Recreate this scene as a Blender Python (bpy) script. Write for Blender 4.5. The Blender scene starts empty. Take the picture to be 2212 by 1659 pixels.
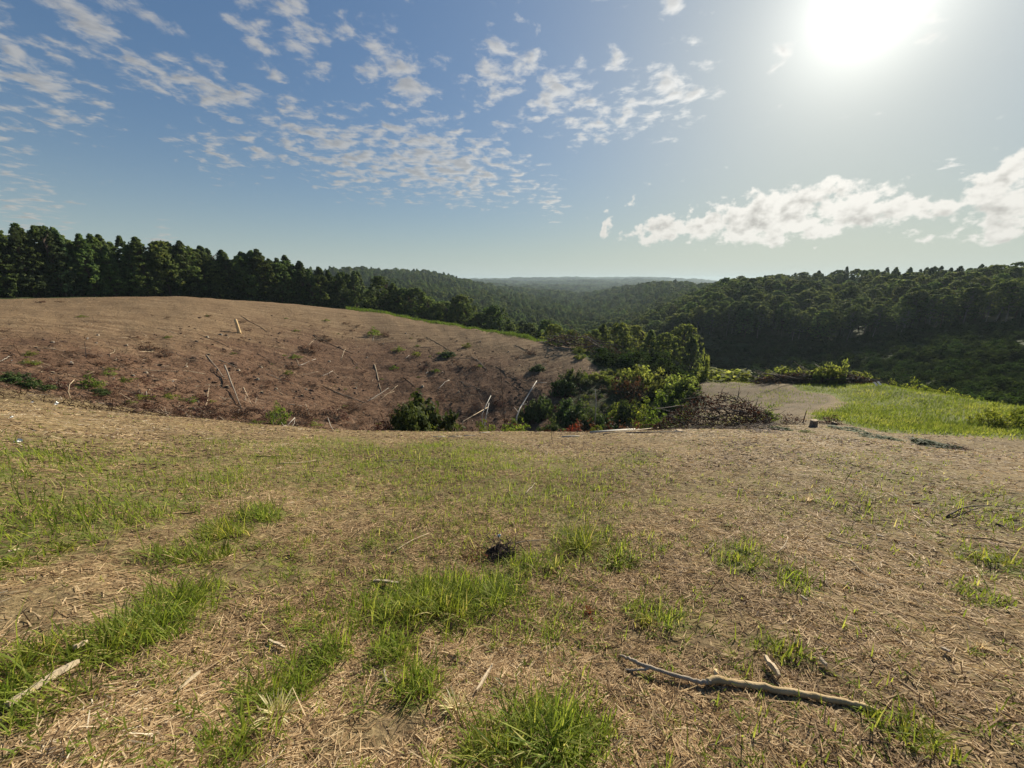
import bpy, math, random
import numpy as np
from mathutils import Vector, Quaternion, Matrix

# ------------------------------------------------------------------ camera
SC = bpy.context.scene
COL = SC.collection
R_ = math.radians
PITCH, FPX, CX, CY, EYE = R_(15.1), 831.0, 1106.0, 829.5, 1.6     # phone held at eye height, ultra-wide lens
cam_data = bpy.data.cameras.new('camera')
cam_data.sensor_fit = 'HORIZONTAL'; cam_data.sensor_width = 36.0
cam_data.lens = 36.0 * FPX / 2212.0
cam_data.clip_start = 0.05; cam_data.clip_end = 20000
cam = bpy.data.objects.new('camera', cam_data); COL.objects.link(cam)
cam.location = (0, 0, EYE); cam.rotation_euler = (math.pi/2 - PITCH, 0, 0)
SC.camera = cam

# ------------------------------------------------------------------ render / view
SC.render.engine = 'CYCLES'
SC.view_settings.view_transform = 'Standard'; SC.view_settings.look = 'None'
SC.view_settings.exposure = 0.78; SC.view_settings.gamma = 1.0
SC.view_settings.use_curve_mapping = False
cy = SC.cycles
cy.max_bounces = 6; cy.diffuse_bounces = 3; cy.glossy_bounces = 2; cy.transmission_bounces = 3
cy.volume_bounces = 0; cy.transparent_max_bounces = 6
cy.use_denoising = True
cy.caustics_reflective = False; cy.caustics_refractive = False

# ------------------------------------------------------------------ sun
SUN_EL, SUN_AZ = R_(24.8), R_(37.3)
SUN_DIR = Vector((math.sin(SUN_AZ)*math.cos(SUN_EL), math.cos(SUN_AZ)*math.cos(SUN_EL), math.sin(SUN_EL)))
sun_data = bpy.data.lights.new('sun', 'SUN'); sun_data.energy = 5.0; sun_data.angle = R_(0.53)
sun_data.color = (1.0, 0.915, 0.75)
sun = bpy.data.objects.new('sun', sun_data); COL.objects.link(sun)
sun.location = SUN_DIR * 200; sun.rotation_euler = SUN_DIR.to_track_quat('Z', 'Y').to_euler()

def pix_dir(u, v):
    """direction (unit horizontal length) seen at a picture point; returns az, tan(elev)"""
    r, uc = u - CX, CY - v
    up = uc*math.cos(PITCH) - FPX*math.sin(PITCH); fw = FPX*math.cos(PITCH) + uc*math.sin(PITCH)
    return math.atan2(r, fw), up/math.hypot(r, fw)

# ------------------------------------------------------------------ sky: Nishita plus a broken layer of cloud
class NT:
    def __init__(s, tree): s.t = tree; s.n = tree.nodes; s.l = tree.links
    def node(s, typ, **kw):
        n = s.n.new(typ)
        for k, v in kw.items(): setattr(n, k, v)
        return n
    def put(s, sock, val):
        if isinstance(val, bpy.types.NodeSocket): s.l.new(val, sock)
        elif val is not None: sock.default_value = val
    def math(s, op, a, b=None, c=None, clamp=False):
        n = s.node('ShaderNodeMath', operation=op, use_clamp=clamp)
        for i, x in enumerate((a, b, c)): s.put(n.inputs[i], x)
        return n.outputs[0]
    def vmath(s, op, a, b=None):
        n = s.node('ShaderNodeVectorMath', operation=op)
        s.put(n.inputs[0], a); s.put(n.inputs[1], b)
        return n.outputs['Value'] if op in ('DOT_PRODUCT', 'LENGTH') else n.outputs[0]
    def comb(s, x, y, z):
        n = s.node('ShaderNodeCombineXYZ')
        for i, q in enumerate((x, y, z)): s.put(n.inputs[i], q)
        return n.outputs[0]
    def noise(s, vec, scale, detail=4, rough=0.55, dist=0.0, color=False, flat=False):
        n = s.node('ShaderNodeTexNoise', noise_dimensions='2D' if flat else '3D'); s.put(n.inputs['Vector'], vec)
        n.inputs['Scale'].default_value = scale; n.inputs['Detail'].default_value = detail
        n.inputs['Roughness'].default_value = rough; n.inputs['Distortion'].default_value = dist
        return n.outputs['Color' if color else 'Fac']
    def step(s, x, a, b):
        n = s.node('ShaderNodeMapRange', interpolation_type='SMOOTHSTEP')
        s.put(n.inputs[0], x); n.inputs[1].default_value = a; n.inputs[2].default_value = b
        return n.outputs[0]
    def mix(s, f, a, b, blend='MIX'):
        n = s.node('ShaderNodeMix', data_type='RGBA', blend_type=blend)
        s.put(n.inputs[0], f); s.put(n.inputs[6], a); s.put(n.inputs[7], b)
        return n.outputs[2]
    def ramp(s, f, stops):
        n = s.node('ShaderNodeValToRGB'); e = n.color_ramp.elements
        while len(e) < len(stops): e.new(0.5)
        for q, (p, c) in zip(e, stops): q.position = p; q.color = (*c, 1)
        s.put(n.inputs[0], f); return n.outputs[0]

world = bpy.data.worlds.new('World'); SC.world = world; world.use_nodes = True
w = NT(world.node_tree); w.n.clear()
sky = w.node('ShaderNodeTexSky', sky_type='NISHITA', sun_disc=False)
sky.sun_elevation = SUN_EL; sky.sun_rotation = SUN_AZ; sky.altitude = 250
sky.air_density = 1.0; sky.dust_density = 1.6; sky.ozone_density = 2.2
D = w.vmath('NORMALIZE', w.node('ShaderNodeTexCoord').outputs['Generated'])
sp = w.node('ShaderNodeSeparateXYZ'); w.l.new(D, sp.inputs[0])
dx, dy, dz = sp.outputs
azn = w.math('ARCTAN2', dx, dy); eln = w.math('ARCSINE', dz)
AE = w.comb(azn, eln, 0.0)
zz = w.math('ADD', w.math('MAXIMUM', dz, 0.0), 0.10)
P = w.comb(w.math('DIVIDE', dx, zz), w.math('DIVIDE', dy, zz), 0.0)
# banks of cloud, each where it hangs in the sky: (az, el) from the picture, half-sizes and tilt in degrees
def bank(u, v, ru, rv, tilt=0, k=1.0):
    az, t = pix_dir(u, v); el = math.atan(t)
    c = math.cos(math.atan2(u-CX, FPX))
    return az, el, ru/FPX*c*c*0.95, rv/FPX*math.cos(math.atan2(CY-v, FPX))**2*1.15 + 0.004, R_(tilt), k
ALTO = [bank(*a) for a in (
    (70,165,190,75,-24,1.0),(225,85,150,60,-22,.95),(250,5,180,35,-10,.8),(430,190,190,42,-6,.95),(560,75,55,95,15,.85),
    (655,70,55,95,18,.8),(850,150,100,75,-28,.95),(600,255,130,45,-15,.9),(740,330,150,75,-22,1.0),(940,350,225,75,-8,1.25),
    (1075,165,110,80,0,.8),(1200,205,110,70,0,.8),(1310,255,130,45,10,.95),(1440,205,80,80,0,.95),(1680,115,42,26,0,.95),
    (2030,40,45,26,20,.9),(1135,60,45,18,-20,.8),(1195,430,30,40,0,.8),(1160,260,60,22,0,.8),(1455,10,22,22,0,.8),(940,140,45,28,0,.7),
    (60,450,120,60,-15,.6),(20,330,60,70,0,.6),(345,515,30,25,-20,.75),(450,320,80,50,-15,.6),(560,330,70,40,-10,.8),(770,60,60,50,0,.6),(2060,352,20,12,0,.8),
    (1500,235,60,20,25,.8),(1330,125,40,30,0,.75),(1240,125,30,22,0,.7))]
CUM = [bank(*a) for a in (
    (1690,468,220,46,3,1.1),(1480,492,170,24,3,1.0),(1820,432,95,40,0,.95),(1920,462,190,24,3,.8),(2110,412,90,32,8,.85),(2200,440,140,34,5,.75),
    (2190,385,60,40,0,.9),(1490,455,20,22,0,.8),(2150,500,180,14,3,.7),(1310,490,16,22,0,.8),(1360,440,14,14,0,.8))]
def cover(banks, AEv):
    acc = None
    for az, el, ra, re, tl, k in banks:
        m = w.node('ShaderNodeMapping', vector_type='TEXTURE'); w.l.new(AEv, m.inputs[0])
        m.inputs[1].default_value = (az, el, 0); m.inputs[2].default_value = (0, 0, tl); m.inputs[3].default_value = (ra*1.25, re*1.25, 1)
        g = w.node('ShaderNodeTexGradient', gradient_type='SPHERICAL'); w.l.new(m.outputs[0], g.inputs[0])
        q = w.math('MULTIPLY', g.outputs['Fac'], k)
        acc = q if acc is None else w.math('MAXIMUM', acc, q)
    return acc
warp = w.vmath('SCALE', w.vmath('SUBTRACT', w.noise(P, 5.0, 2, color=True, flat=True), (0.5, 0.5, 0.5)))
warp.node.inputs['Scale'].default_value = 0.07
Pw = w.vmath('ADD', P, warp)
aev = w.vmath('ADD', AE, w.vmath('MULTIPLY', warp, (0.9, 0.5, 0)))
n_a = w.noise(Pw, 8.6, 6, 0.58, flat=True)
n_a2 = w.noise(w.vmath('ADD', Pw, (0.03*math.sin(SUN_AZ), 0.03*math.cos(SUN_AZ), 0)), 8.6, 3, 0.56, flat=True)
ma = cover(ALTO, aev)
da = w.math('ADD', n_a, w.math('MULTIPLY', w.math('POWER', ma, 0.6), 0.36))
alpha_a = w.step(da, 0.665, 0.93)
DW = w.vmath('MULTIPLY', D, (1.0, 1.0, 1.35))
n_c = w.noise(DW, 27.0, 6, 0.58)
n_c2 = w.noise(w.vmath('ADD', DW, (0.004, 0.004, 0.016)), 27.0, 3, 0.56)
mc = cover(CUM, w.vmath('ADD', AE, w.vmath('MULTIPLY', w.vmath('SUBTRACT', w.noise(D, 30.0, 2, color=True), (0.5,0.5,0.5)), (0.05, 0.05, 0))))
dc = w.math('ADD', n_c, w.math('MULTIPLY', w.math('POWER', mc, 0.55), 0.50))
alpha_c = w.step(dc, 0.72, 0.86)
cosS = w.math('MAXIMUM', w.vmath('DOT_PRODUCT', D, tuple(SUN_DIR)), 0.0)
# forward scattering of the air round the sun, and of thin cloud
aur = w.math('ADD', w.math('ADD', w.math('MULTIPLY', w.math('POWER', cosS, 1800.0), 55.0), w.math('MULTIPLY', w.math('POWER', cosS, 220.0), 4.2)),
      w.math('ADD', w.math('MULTIPLY', w.math('POWER', cosS, 55.0), 1.5), w.math('MULTIPLY', w.math('POWER', cosS, 9.0), 0.35)))
phase = w.math('ADD', 4.0, w.math('MULTIPLY', w.math('POWER', cosS, 5.0), 4.6))
thick_a = w.math('SUBTRACT', 1.0, w.math('MULTIPLY', w.step(w.math('ADD', n_a2, w.math('MULTIPLY', ma, 0.22)), 0.62, 0.92), 0.30))
thick_c = w.math('SUBTRACT', 1.0, w.math('MULTIPLY', w.step(w.math('ADD', n_c2, w.math('MULTIPLY', mc, 0.25)), 0.60, 0.92), 0.46))
def col3(f, c):
    n = w.node('ShaderNodeVectorMath', operation='SCALE'); n.inputs[0].default_value = c; w.put(n.inputs['Scale'], f); return n.outputs[0]
SKY_GAIN = (0.83, 1.0, 1.11)
base = w.vmath('MULTIPLY', sky.outputs[0], SKY_GAIN)
# humid air: the glare towards the sun and the horizon is evened out
lum = w.vmath('DOT_PRODUCT', base, (0.25, 0.6, 0.15))
base = w.node('ShaderNodeVectorMath', operation='SCALE'); w.put(base.inputs[0], w.vmath('MULTIPLY', sky.outputs[0], SKY_GAIN))
w.put(base.inputs['Scale'], w.math('DIVIDE', 1.0, w.math('ADD', 1.0, w.math('MULTIPLY', lum, 0.19))))
base = base.outputs[0]
hz = w.math('POWER', w.math('SUBTRACT', 1.0, w.math('MAXIMUM', dz, 0.0), clamp=True), 9.0)
base = w.mix(w.math('MULTIPLY', hz, 0.92), base, (4.25, 4.95, 4.8, 1.0))
base = w.vmath('ADD', base, col3(aur, (1.0, 0.97, 0.88)))
c1 = w.mix(w.math('MULTIPLY', alpha_a, 0.74), base, col3(w.math('MULTIPLY', phase, thick_a), (1.0, 0.98, 0.93)))
c2 = w.mix(w.math('MULTIPLY', alpha_c, 0.93), c1, col3(w.math('MULTIPLY', phase, thick_c), (1.0, 0.97, 0.90)))
bg = w.node('ShaderNodeBackground'); bg.inputs['Strength'].default_value = 0.075
w.l.new(c2, bg.inputs['Color'])
wo = w.node('ShaderNodeOutputWorld'); w.l.new(bg.outputs[0], wo.inputs[0])
world.cycles.sampling_method = 'MANUAL'; world.cycles.sample_map_resolution = 1024

# ------------------------------------------------------------------ tags
def tag(o, label=None, cat=None, group=None, kind=None):
    if label: o['label'] = label
    if cat: o['category'] = cat
    if group: o['group'] = group
    if kind: o['kind'] = kind
    return o

def mesh(name, V, F, mat=None, rnd=None, smooth=False, attrs=None):
    """V (n,3), F (m,k) numpy or a list of such arrays (mixed sizes)"""
    me = bpy.data.meshes.new(name)
    Fs = F if isinstance(F, list) else [F]
    Fs = [np.asarray(f, dtype=np.int32) for f in Fs if len(f)]
    V = np.asarray(V, dtype=np.float32)
    me.vertices.add(len(V)); me.vertices.foreach_set('co', V.ravel())
    li = np.concatenate([f.ravel() for f in Fs]); sz = np.concatenate([np.full(len(f), f.shape[1], np.int32) for f in Fs])
    st = np.concatenate([[0], np.cumsum(sz)[:-1]]).astype(np.int32)
    me.loops.add(len(li)); me.loops.foreach_set('vertex_index', li)
    me.polygons.add(len(sz)); me.polygons.foreach_set('loop_start', st)
    if smooth: me.polygons.foreach_set('use_smooth', np.ones(len(sz), bool))
    else: me.polygons.foreach_set('use_smooth', np.zeros(len(sz), bool))
    me.update(calc_edges=True); me.validate()
    if rnd is not None:
        a = me.attributes.new('rnd', 'FLOAT', 'POINT'); a.data.foreach_set('value', np.asarray(rnd, np.float32))
    for k, arr in (attrs or {}).items():
        a = me.attributes.new(k, 'FLOAT', 'POINT'); a.data.foreach_set('value', np.asarray(arr, np.float32))
    if mat is not None:
        for m in (mat if isinstance(mat, (list, tuple)) else [mat]): me.materials.append(m)
    return me

def obj(name, me, parent=None, loc=(0, 0, 0), rot=(0, 0, 0)):
    o = bpy.data.objects.new(name, me); COL.objects.link(o)
    o.location = loc; o.rotation_euler = rot
    if parent is not None: o.parent = parent
    return o

def copy_tree(o, parent=None):
    c = o.copy(); COL.objects.link(c); c.parent = parent
    for ch in list(o.children): copy_tree(ch, c)
    return c

# ------------------------------------------------------------------ terrain
# what the land does, column by column: (picture x, [(picture y, metres)...], [(metres, height)...])
COLS_L = [
 (0,    [(853,30),(838,35),(800,43),(720,62),(680,75),(657,85)], [(100,-1.0),(160,-3),(400,-6),(1200,-12)]),
 (200,  [(888,27),(872,34),(800,47),(720,64),(675,77),(650,87)], [(102,-1.2),(160,-4),(400,-8),(1200,-12)]),
 (400,  [(905,25),(893,37),(800,52),(720,66),(670,79),(646,88)], [(104,-1.8),(160,-6),(400,-10),(1200,-10)]),
 (600,  [(924,23),(905,41),(800,57),(720,72),(675,84),(656,92)], [(33,-9.9),(108,-4.5),(160,-11),(400,-12),(1200,-8)]),
 (800,  [(935,21),(918,45),(800,61),(720,78),(690,86),(672,93)], [(33,-13.0),(108,-9.0),(150,-18),(300,-20),(600,-7),(1200,-10)]),
 (950,  [(939,20),(915,47),(800,61),(740,73),(712,81),(697,87)], [(33,-13.8),(100,-12.5),(150,-24),(300,-27),(600,-14),(1200,-18)]),
 (1106, [(940,20),(905,47),(800,60),(755,69),(734,74),(722,78)], [(32,-14),(90,-15),(105,-22),(150,-30),(300,-34),(600,-36),(1200,-34),(2600,-6)]),
 (1250, [(940,20),(900,45),(815,57),(780,63),(762,67),(752,71)], [(32,-13.5),(82,-15),(105,-26),(150,-34),(300,-40),(600,-44),(1200,-38),(2600,-8)]),
]
COLS_M = [(1400, [(935,21),(860,50),(800,64),(780,70)], [(34,-12.8),(84,-17),(120,-27),(160,-29),(300,-32),(500,-22),(1200,-30)])]
COLS_R = [
 (1520, [(930,22),(905,34),(860,44),(825,54),(735,155)], [(68,-16),(95,-24),(120,-26),(330,-17),(700,-26)]),
 (1650, [(925,23),(890,36),(840,48),(826,52),(735,155)], [(62,-15.5),(90,-23),(120,-23.5),(330,-11),(700,-26)]),
 (1770, [(930,23),(885,36),(840,47),(828,51),(745,152)], [(62,-15),(90,-21.5),(120,-21),(330,-8),(700,-24)]),
 (1900, [(942,24),(905,32),(860,42),(832,50),(735,146)], [(63,-13.5),(85,-18.2),(110,-18),(315,-6),(700,-24)]),
 (2050, [(957,24),(925,29),(880,38),(856,45),(715,142)], [(58,-12.0),(80,-15.5),(105,-14.8),(300,-6),(700,-24)]),
 (2212, [(970,24),(940,28),(905,34),(886,40),(705,140)], [(55,-10.6),(75,-13.2),(95,-12.8),(285,-6),(700,-24)]),
]
def densify(cols, n):
    out = []
    for (u0, s0, h0), (u1, s1, h1) in zip(cols[:-1], cols[1:]):
        for k in range(n):
            f = k/n; g = f*f*(3-2*f)*0.35 + f*0.65
            hid = []
            for h in (h0 if f < .5 else h1):
                zz_ = [np.interp(math.log(h[0]), [math.log(q[0]) for q in hh], [q[1] for q in hh]) for hh in (h0, h1)]
                ok = all(hh[0][0]*0.9 <= h[0] for hh in (h0, h1))
                if ok or k == 0: hid.append((h[0], zz_[0]*(1-f)+zz_[1]*f if k else h[1]))
            out.append((u0+(u1-u0)*f, [(a[0]+(b[0]-a[0])*g, a[1]+(b[1]-a[1])*g) for a, b in zip(s0, s1)], hid))
    return out + [cols[-1]]
COLS = densify(COLS_L, 4) + COLS_M + densify(COLS_R, 2)
cp = [(0, 0, 0.0)]
for u, seen, hid in COLS:
    vc, Rc = seen[0]; az, t = pix_dir(u, vc); decl = -t
    b = EYE/Rc**2; a = decl - 2*EYE/Rc
    for Rr in (1.5, 3.5, 7, 12):
        cp.append((az, Rr, -(a*Rr + b*Rr*Rr)))
    for v, Rr in seen:
        az, t = pix_dir(u, v); cp.append((az, Rr, EYE + Rr*t))
    for Rr, z in hid: cp.append((az, Rr, z))
for deg in (75, 100, 140, 180, -140, -100, -75):
    for Rr, z in ((2, .15), (8, .5), (25, .6), (70, -1), (250, -6), (1200, -16)):
        k = abs(deg)/180.0
        cp.append((R_(deg), Rr, z*k - (1-k)*(0.10*Rr if Rr < 80 else 9)))
for deg in range(-180, 180, 20):
    cp.append((R_(deg), 4000, -2)); cp.append((R_(deg), 6000, -6))
cp = np.array(cp)
def warpc(az, R): k = np.log1p(R/6.0); return np.stack([k*np.sin(az), k*np.cos(az)], -1)
XC = warpc(cp[:, 0], cp[:, 1]); QC = cp[:, 2]/(cp[:, 1] + 4.0)
def kern(r2): return 0.5*r2*np.log(r2 + 1e-12)
nC = len(cp)
A = np.zeros((nC+3, nC+3)); d2 = ((XC[:, None]-XC[None])**2).sum(-1)
A[:nC, :nC] = kern(d2) + np.eye(nC)*2e-4
A[:nC, nC] = 1; A[:nC, nC+1:] = XC; A[nC:, :nC] = A[:nC, nC:].T
wts = np.linalg.solve(A, np.concatenate([QC, [0, 0, 0]]))
def tps(az, R):
    X = warpc(az.ravel(), R.ravel()); out = np.empty(len(X))
    for i in range(0, len(X), 20000):
        x = X[i:i+20000]
        out[i:i+20000] = kern(((x[:, None]-XC[None])**2).sum(-1)) @ wts[:nC] + wts[nC] + x @ wts[nC+1:]
    return (out*(R.ravel() + 4.0)).reshape(R.shape)

# value noise for relief and for masks
_rs = np.random.RandomState(7)
_lat = _rs.rand(256, 256)
def vnoise(x, y):
    xi = np.floor(x).astype(int); yi = np.floor(y).astype(int); fx = x-xi; fy = y-yi
    fx = fx*fx*(3-2*fx); fy = fy*fy*(3-2*fy)
    g = lambda i, j: _lat[(xi+i) & 255, (yi+j) & 255]
    return (g(0,0)*(1-fx)+g(1,0)*fx)*(1-fy) + (g(0,1)*(1-fx)+g(1,1)*fx)*fy
def fbm(x, y, oct=4, gain=0.5):
    s = 0; a = 1; t = 0
    for k in range(oct):
        s = s + a*vnoise(x*2**k + 17.3*k, y*2**k + 5.1*k); t += a; a *= gain
    return s/t
def sstep(x, a, b):
    t = np.clip((x-a)/(b-a), 0, 1); return t*t*(3-2*t)

AZ_F = np.linspace(-64, 64, 470); AZ_B = np.linspace(64, 296, 62)[1:-1]
AZG = np.radians(np.concatenate([AZ_F, AZ_B])); NA = len(AZG)
RG = np.concatenate([np.geomspace(0.35, 120, 300), np.geomspace(120, 4600, 64)[1:]]); NR = len(RG)
azg, rg = np.meshgrid(AZG, RG)
XG, YG = rg*np.sin(azg), rg*np.cos(azg)
ZB = tps(azg, rg)
crest_R = np.interp(np.degrees(azg), [-64,-53,-41,-31,-21,-11,0,9,19,27,34,40,45,50,54,64], [34,33,31,29,26,24,24,24,24,25,26,26,27,27,27,27])
hillz = sstep(rg, crest_R-2, crest_R+6)*(1-sstep(rg, 95, 120))
relief = (fbm(XG*7.5+2, YG*7.5+5, 3)-0.5)*0.055*(1-sstep(rg, 7, 16)) + (fbm(XG*1.3, YG*1.3, 4)-0.5)*0.06*(1-sstep(rg, 3, 14)*0.0) + (fbm(XG*.25, YG*.25, 4)-0.5)*0.35*sstep(rg, 4, 25)
# machine tracks and furrows running down the cut hillside, and lumps
su = XG*0.93 + YG*0.37; sv = -XG*0.37 + YG*0.93
hillz_l = hillz*(1-sstep(np.degrees(azg), 16, 24))
top_flat = 1-.7*sstep(rg/np.interp(np.degrees(azg), [-64,-53,-41,-31,-21,-11,0,9,20], [85,85,88,92,93,86,77,70,66]), .62, .9)
relief = relief + hillz_l*top_flat*((fbm(su*0.16, sv*1.0, 4)-0.5)*0.95 + (fbm(XG*.9, YG*.9, 3)-.5)*0.28)
relief = relief + (fbm(XG*.03+9, YG*.03, 3)-0.5)*sstep(rg, 100, 200)*5 + (fbm(XG*.0055+3, YG*.0055+1, 3)-0.5)*26*sstep(rg, 190, 520)*(1-.75*sstep(np.degrees(azg), 10, 22)) + (fbm(XG*.0018+13, YG*.0018+6, 4)-0.5)*55*sstep(rg, 1500, 2600)
relief = relief*sstep(rg, 0.2, 1.2)
ZG = ZB + relief
AZ_EXT = np.concatenate([AZG, [AZG[0]+2*math.pi]])
LR = np.log(RG)
def ground(x, y):
    x = np.asarray(x, float); y = np.asarray(y, float)
    R = np.clip(np.hypot(x, y), RG[0], RG[-1]*0.999); az = np.arctan2(x, y)
    az = np.where(az < AZG[0], az + 2*math.pi, az)
    j = np.clip(np.searchsorted(AZ_EXT, az, side='right')-1, 0, NA-1); i = np.clip(np.searchsorted(RG, R, side='right')-1, 0, NR-2)
    fa = (az-AZ_EXT[j])/(AZ_EXT[j+1]-AZ_EXT[j]); fr = (R-RG[i])/(RG[i+1]-RG[i]); j2 = (j+1) % NA
    return (ZG[i, j]*(1-fa)+ZG[i, j2]*fa)*(1-fr) + (ZG[i+1, j]*(1-fa)+ZG[i+1, j2]*fa)*fr
_march = np.concatenate([np.geomspace(0.5, 120, 1600), np.geomspace(120, 3000, 600)[1:]])
def at(u, v, rmax=3000):
    """the spot on the ground that shows at a picture point"""
    az, t = pix_dir(u, v); s = math.sin(az); c = math.cos(az)
    zr = EYE + _march*t; zg = ground(_march*s, _march*c)
    k = np.nonzero(zr <= zg)[0]
    i = k[0] if len(k) else int(np.argmin(zr-zg))
    Rr = _march[i]
    return Vector((Rr*s, Rr*c, float(ground(Rr*s, Rr*c))))
def depth_of(p): return p.y*math.cos(PITCH) - (p.z-EYE)*math.sin(PITCH)
def px2m(p, px): return px*depth_of(p)/FPX
# ------------------------------------------------------------------ materials
def material(name):
    m = bpy.data.materials.new(name); m.use_nodes = True
    t = NT(m.node_tree); t.n.clear()
    return m, t
def out_principled(t, color, rough=0.9, spec=0.2, bump=None, bstr=0.3, bdist=0.02):
    p = t.node('ShaderNodeBsdfPrincipled'); t.put(p.inputs['Base Color'], color); t.put(p.inputs['Roughness'], rough)
    p.inputs['Specular IOR Level'].default_value = spec
    if bump is not None:
        b = t.node('ShaderNodeBump'); b.inputs['Strength'].default_value = bstr; b.inputs['Distance'].default_value = bdist
        t.l.new(bump, b.inputs['Height']); t.l.new(b.outputs[0], p.inputs['Normal'])
    o = t.node('ShaderNodeOutputMaterial'); t.l.new(p.outputs[0], o.inputs[0]); return p
def leaf_mat(name, stops, trans=0.45, tgain=(1.4, 1.38, 0.9), tree_var=0.25, rough=0.7, spec=0.08):
    """stops: colour over the random value of each leaf"""
    m, t = material(name)
    a = t.node('ShaderNodeAttribute', attribute_name='rnd')
    c = t.ramp(a.outputs['Fac'], stops)
    oi = t.node('ShaderNodeObjectInfo')
    k = t.math('ADD', 1.0-tree_var, t.math('MULTIPLY', oi.outputs['Random'], 2*tree_var))
    hs = t.node('ShaderNodeHueSaturation'); t.l.new(c, hs.inputs['Color']); t.l.new(k, hs.inputs['Value'])
    t.l.new(t.math('ADD', 0.475, t.math('MULTIPLY', t.math('FRACT', t.math('MULTIPLY', oi.outputs['Random'], 7.3)), 0.045)), hs.inputs['Hue'])
    c = hs.outputs[0]
    p = t.node('ShaderNodeBsdfPrincipled'); t.l.new(c, p.inputs['Base Color']); p.inputs['Roughness'].default_value = rough
    p.inputs['Specular IOR Level'].default_value = spec
    tr = t.node('ShaderNodeBsdfTranslucent'); t.l.new(t.vmath('MULTIPLY', c, tgain), tr.inputs['Color'])
    mx = t.node('ShaderNodeMixShader'); mx.inputs[0].default_value = trans
    t.l.new(p.outputs[0], mx.inputs[1]); t.l.new(tr.outputs[0], mx.inputs[2])
    o = t.node('ShaderNodeOutputMaterial'); t.l.new(mx.outputs[0], o.inputs[0]); return m

M = {}
def bark(name, c1, c2, scale=6):
    m, t = material(name)
    oc = t.node('ShaderNodeTexCoord').outputs['Object']
    st = t.vmath('MULTIPLY', oc, (1, 1, 0.25))
    n = t.noise(st, scale, 6, 0.65)
    oi = t.node('ShaderNodeObjectInfo')
    c = t.ramp(n, [(0.3, c1), (0.7, c2)])
    c = t.mix(1.0, c, t.ramp(oi.outputs['Random'], [(0, (.75,.75,.75)), (1, (1.2,1.15,1.1))]), 'MULTIPLY')
    out_principled(t, c, 0.85, 0.2, n, 0.6, 0.02); M[name] = m
bark('bark_grey', (.10,.085,.07), (.26,.235,.205), 5)
bark('bark_brown', (.05,.036,.026), (.13,.095,.07), 5)
bark('wood_pale', (.33,.26,.17), (.56,.47,.34), 14)
bark('wood_weathered', (.20,.165,.125), (.40,.345,.27), 12)
bark('wood_tan', (.42,.29,.14), (.70,.53,.30), 9)
bark('wood_white', (.42,.39,.33), (.68,.65,.58), 9)
bark('wood_dark', (.035,.026,.02), (.11,.082,.06), 9)
bark('wood_cut', (.34,.25,.15), (.52,.41,.27), 20)
bark('wood_red', (.10,.035,.02), (.24,.085,.05), 9)
M['pine_leaf'] = leaf_mat('pine_leaf', [(0,(.036,.058,.026)),(.6,(.080,.120,.048)),(1,(.145,.185,.070))], .45, tree_var=.34, rough=.6)
M['broad_leaf'] = leaf_mat('broad_leaf', [(0,(.046,.070,.025)),(.6,(.100,.142,.044)),(1,(.17,.205,.064))], .5, tree_var=.38)
M['oak_leaf'] = leaf_mat('oak_leaf', [(0,(.048,.068,.028)),(.6,(.108,.142,.052)),(1,(.185,.205,.075))], .52, tree_var=.40)
M['lit_leaf'] = leaf_mat('lit_leaf', [(0,(.085,.11,.030)),(.6,(.16,.19,.048)),(1,(.24,.25,.07))], .62, tree_var=.22)  # lighter leaf colour with sunlight put in, for the thicket and bright shrubs
M['shrub_leaf'] = leaf_mat('shrub_leaf', [(0,(.026,.042,.014)),(.6,(.060,.088,.027)),(1,(.115,.145,.046))], .32, tree_var=.25)
M['weed_leaf'] = leaf_mat('weed_leaf', [(0,(.07,.10,.018)),(.6,(.14,.19,.03)),(1,(.24,.27,.05))], .50, tree_var=.25)
M['dead_leaf'] = leaf_mat('dead_leaf', [(0,(.035,.018,.012)),(.6,(.085,.042,.026)),(1,(.16,.085,.05))], .30, (1.2,1.0,.8), tree_var=.25)
M['red_leaf'] = leaf_mat('red_leaf', [(0,(.10,.020,.012)),(.6,(.22,.045,.025)),(1,(.32,.09,.05))], .35, (1.2,.9,.8), tree_var=.1)
M['grass'] = leaf_mat('grass', [(0,(.085,.115,.020)),(.4,(.19,.24,.036)),(.75,(.32,.34,.062)),(1,(.52,.45,.19))], .52, tree_var=.0, rough=.6, spec=.15)
M['grass_knoll'] = leaf_mat('grass_knoll', [(0,(.075,.110,.020)),(.55,(.155,.205,.034)),(1,(.30,.31,.085))], .5, tree_var=.0)
M['straw'] = leaf_mat('straw', [(0,(.11,.078,.042)),(.3,(.34,.255,.122)),(.7,(.60,.485,.245)),(.93,(.74,.635,.37)),(1,(.80,.74,.54))], .36, (1.05,1.02,.9), tree_var=.0, rough=.6)
M['clutter'] = leaf_mat('clutter', [(0,(.03,.02,.014)),(.5,(.10,.062,.042)),(.85,(.22,.155,.105)),(1,(.46,.38,.28))], .1, (1.1,1.0,.8), tree_var=.0, rough=.75)

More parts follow.
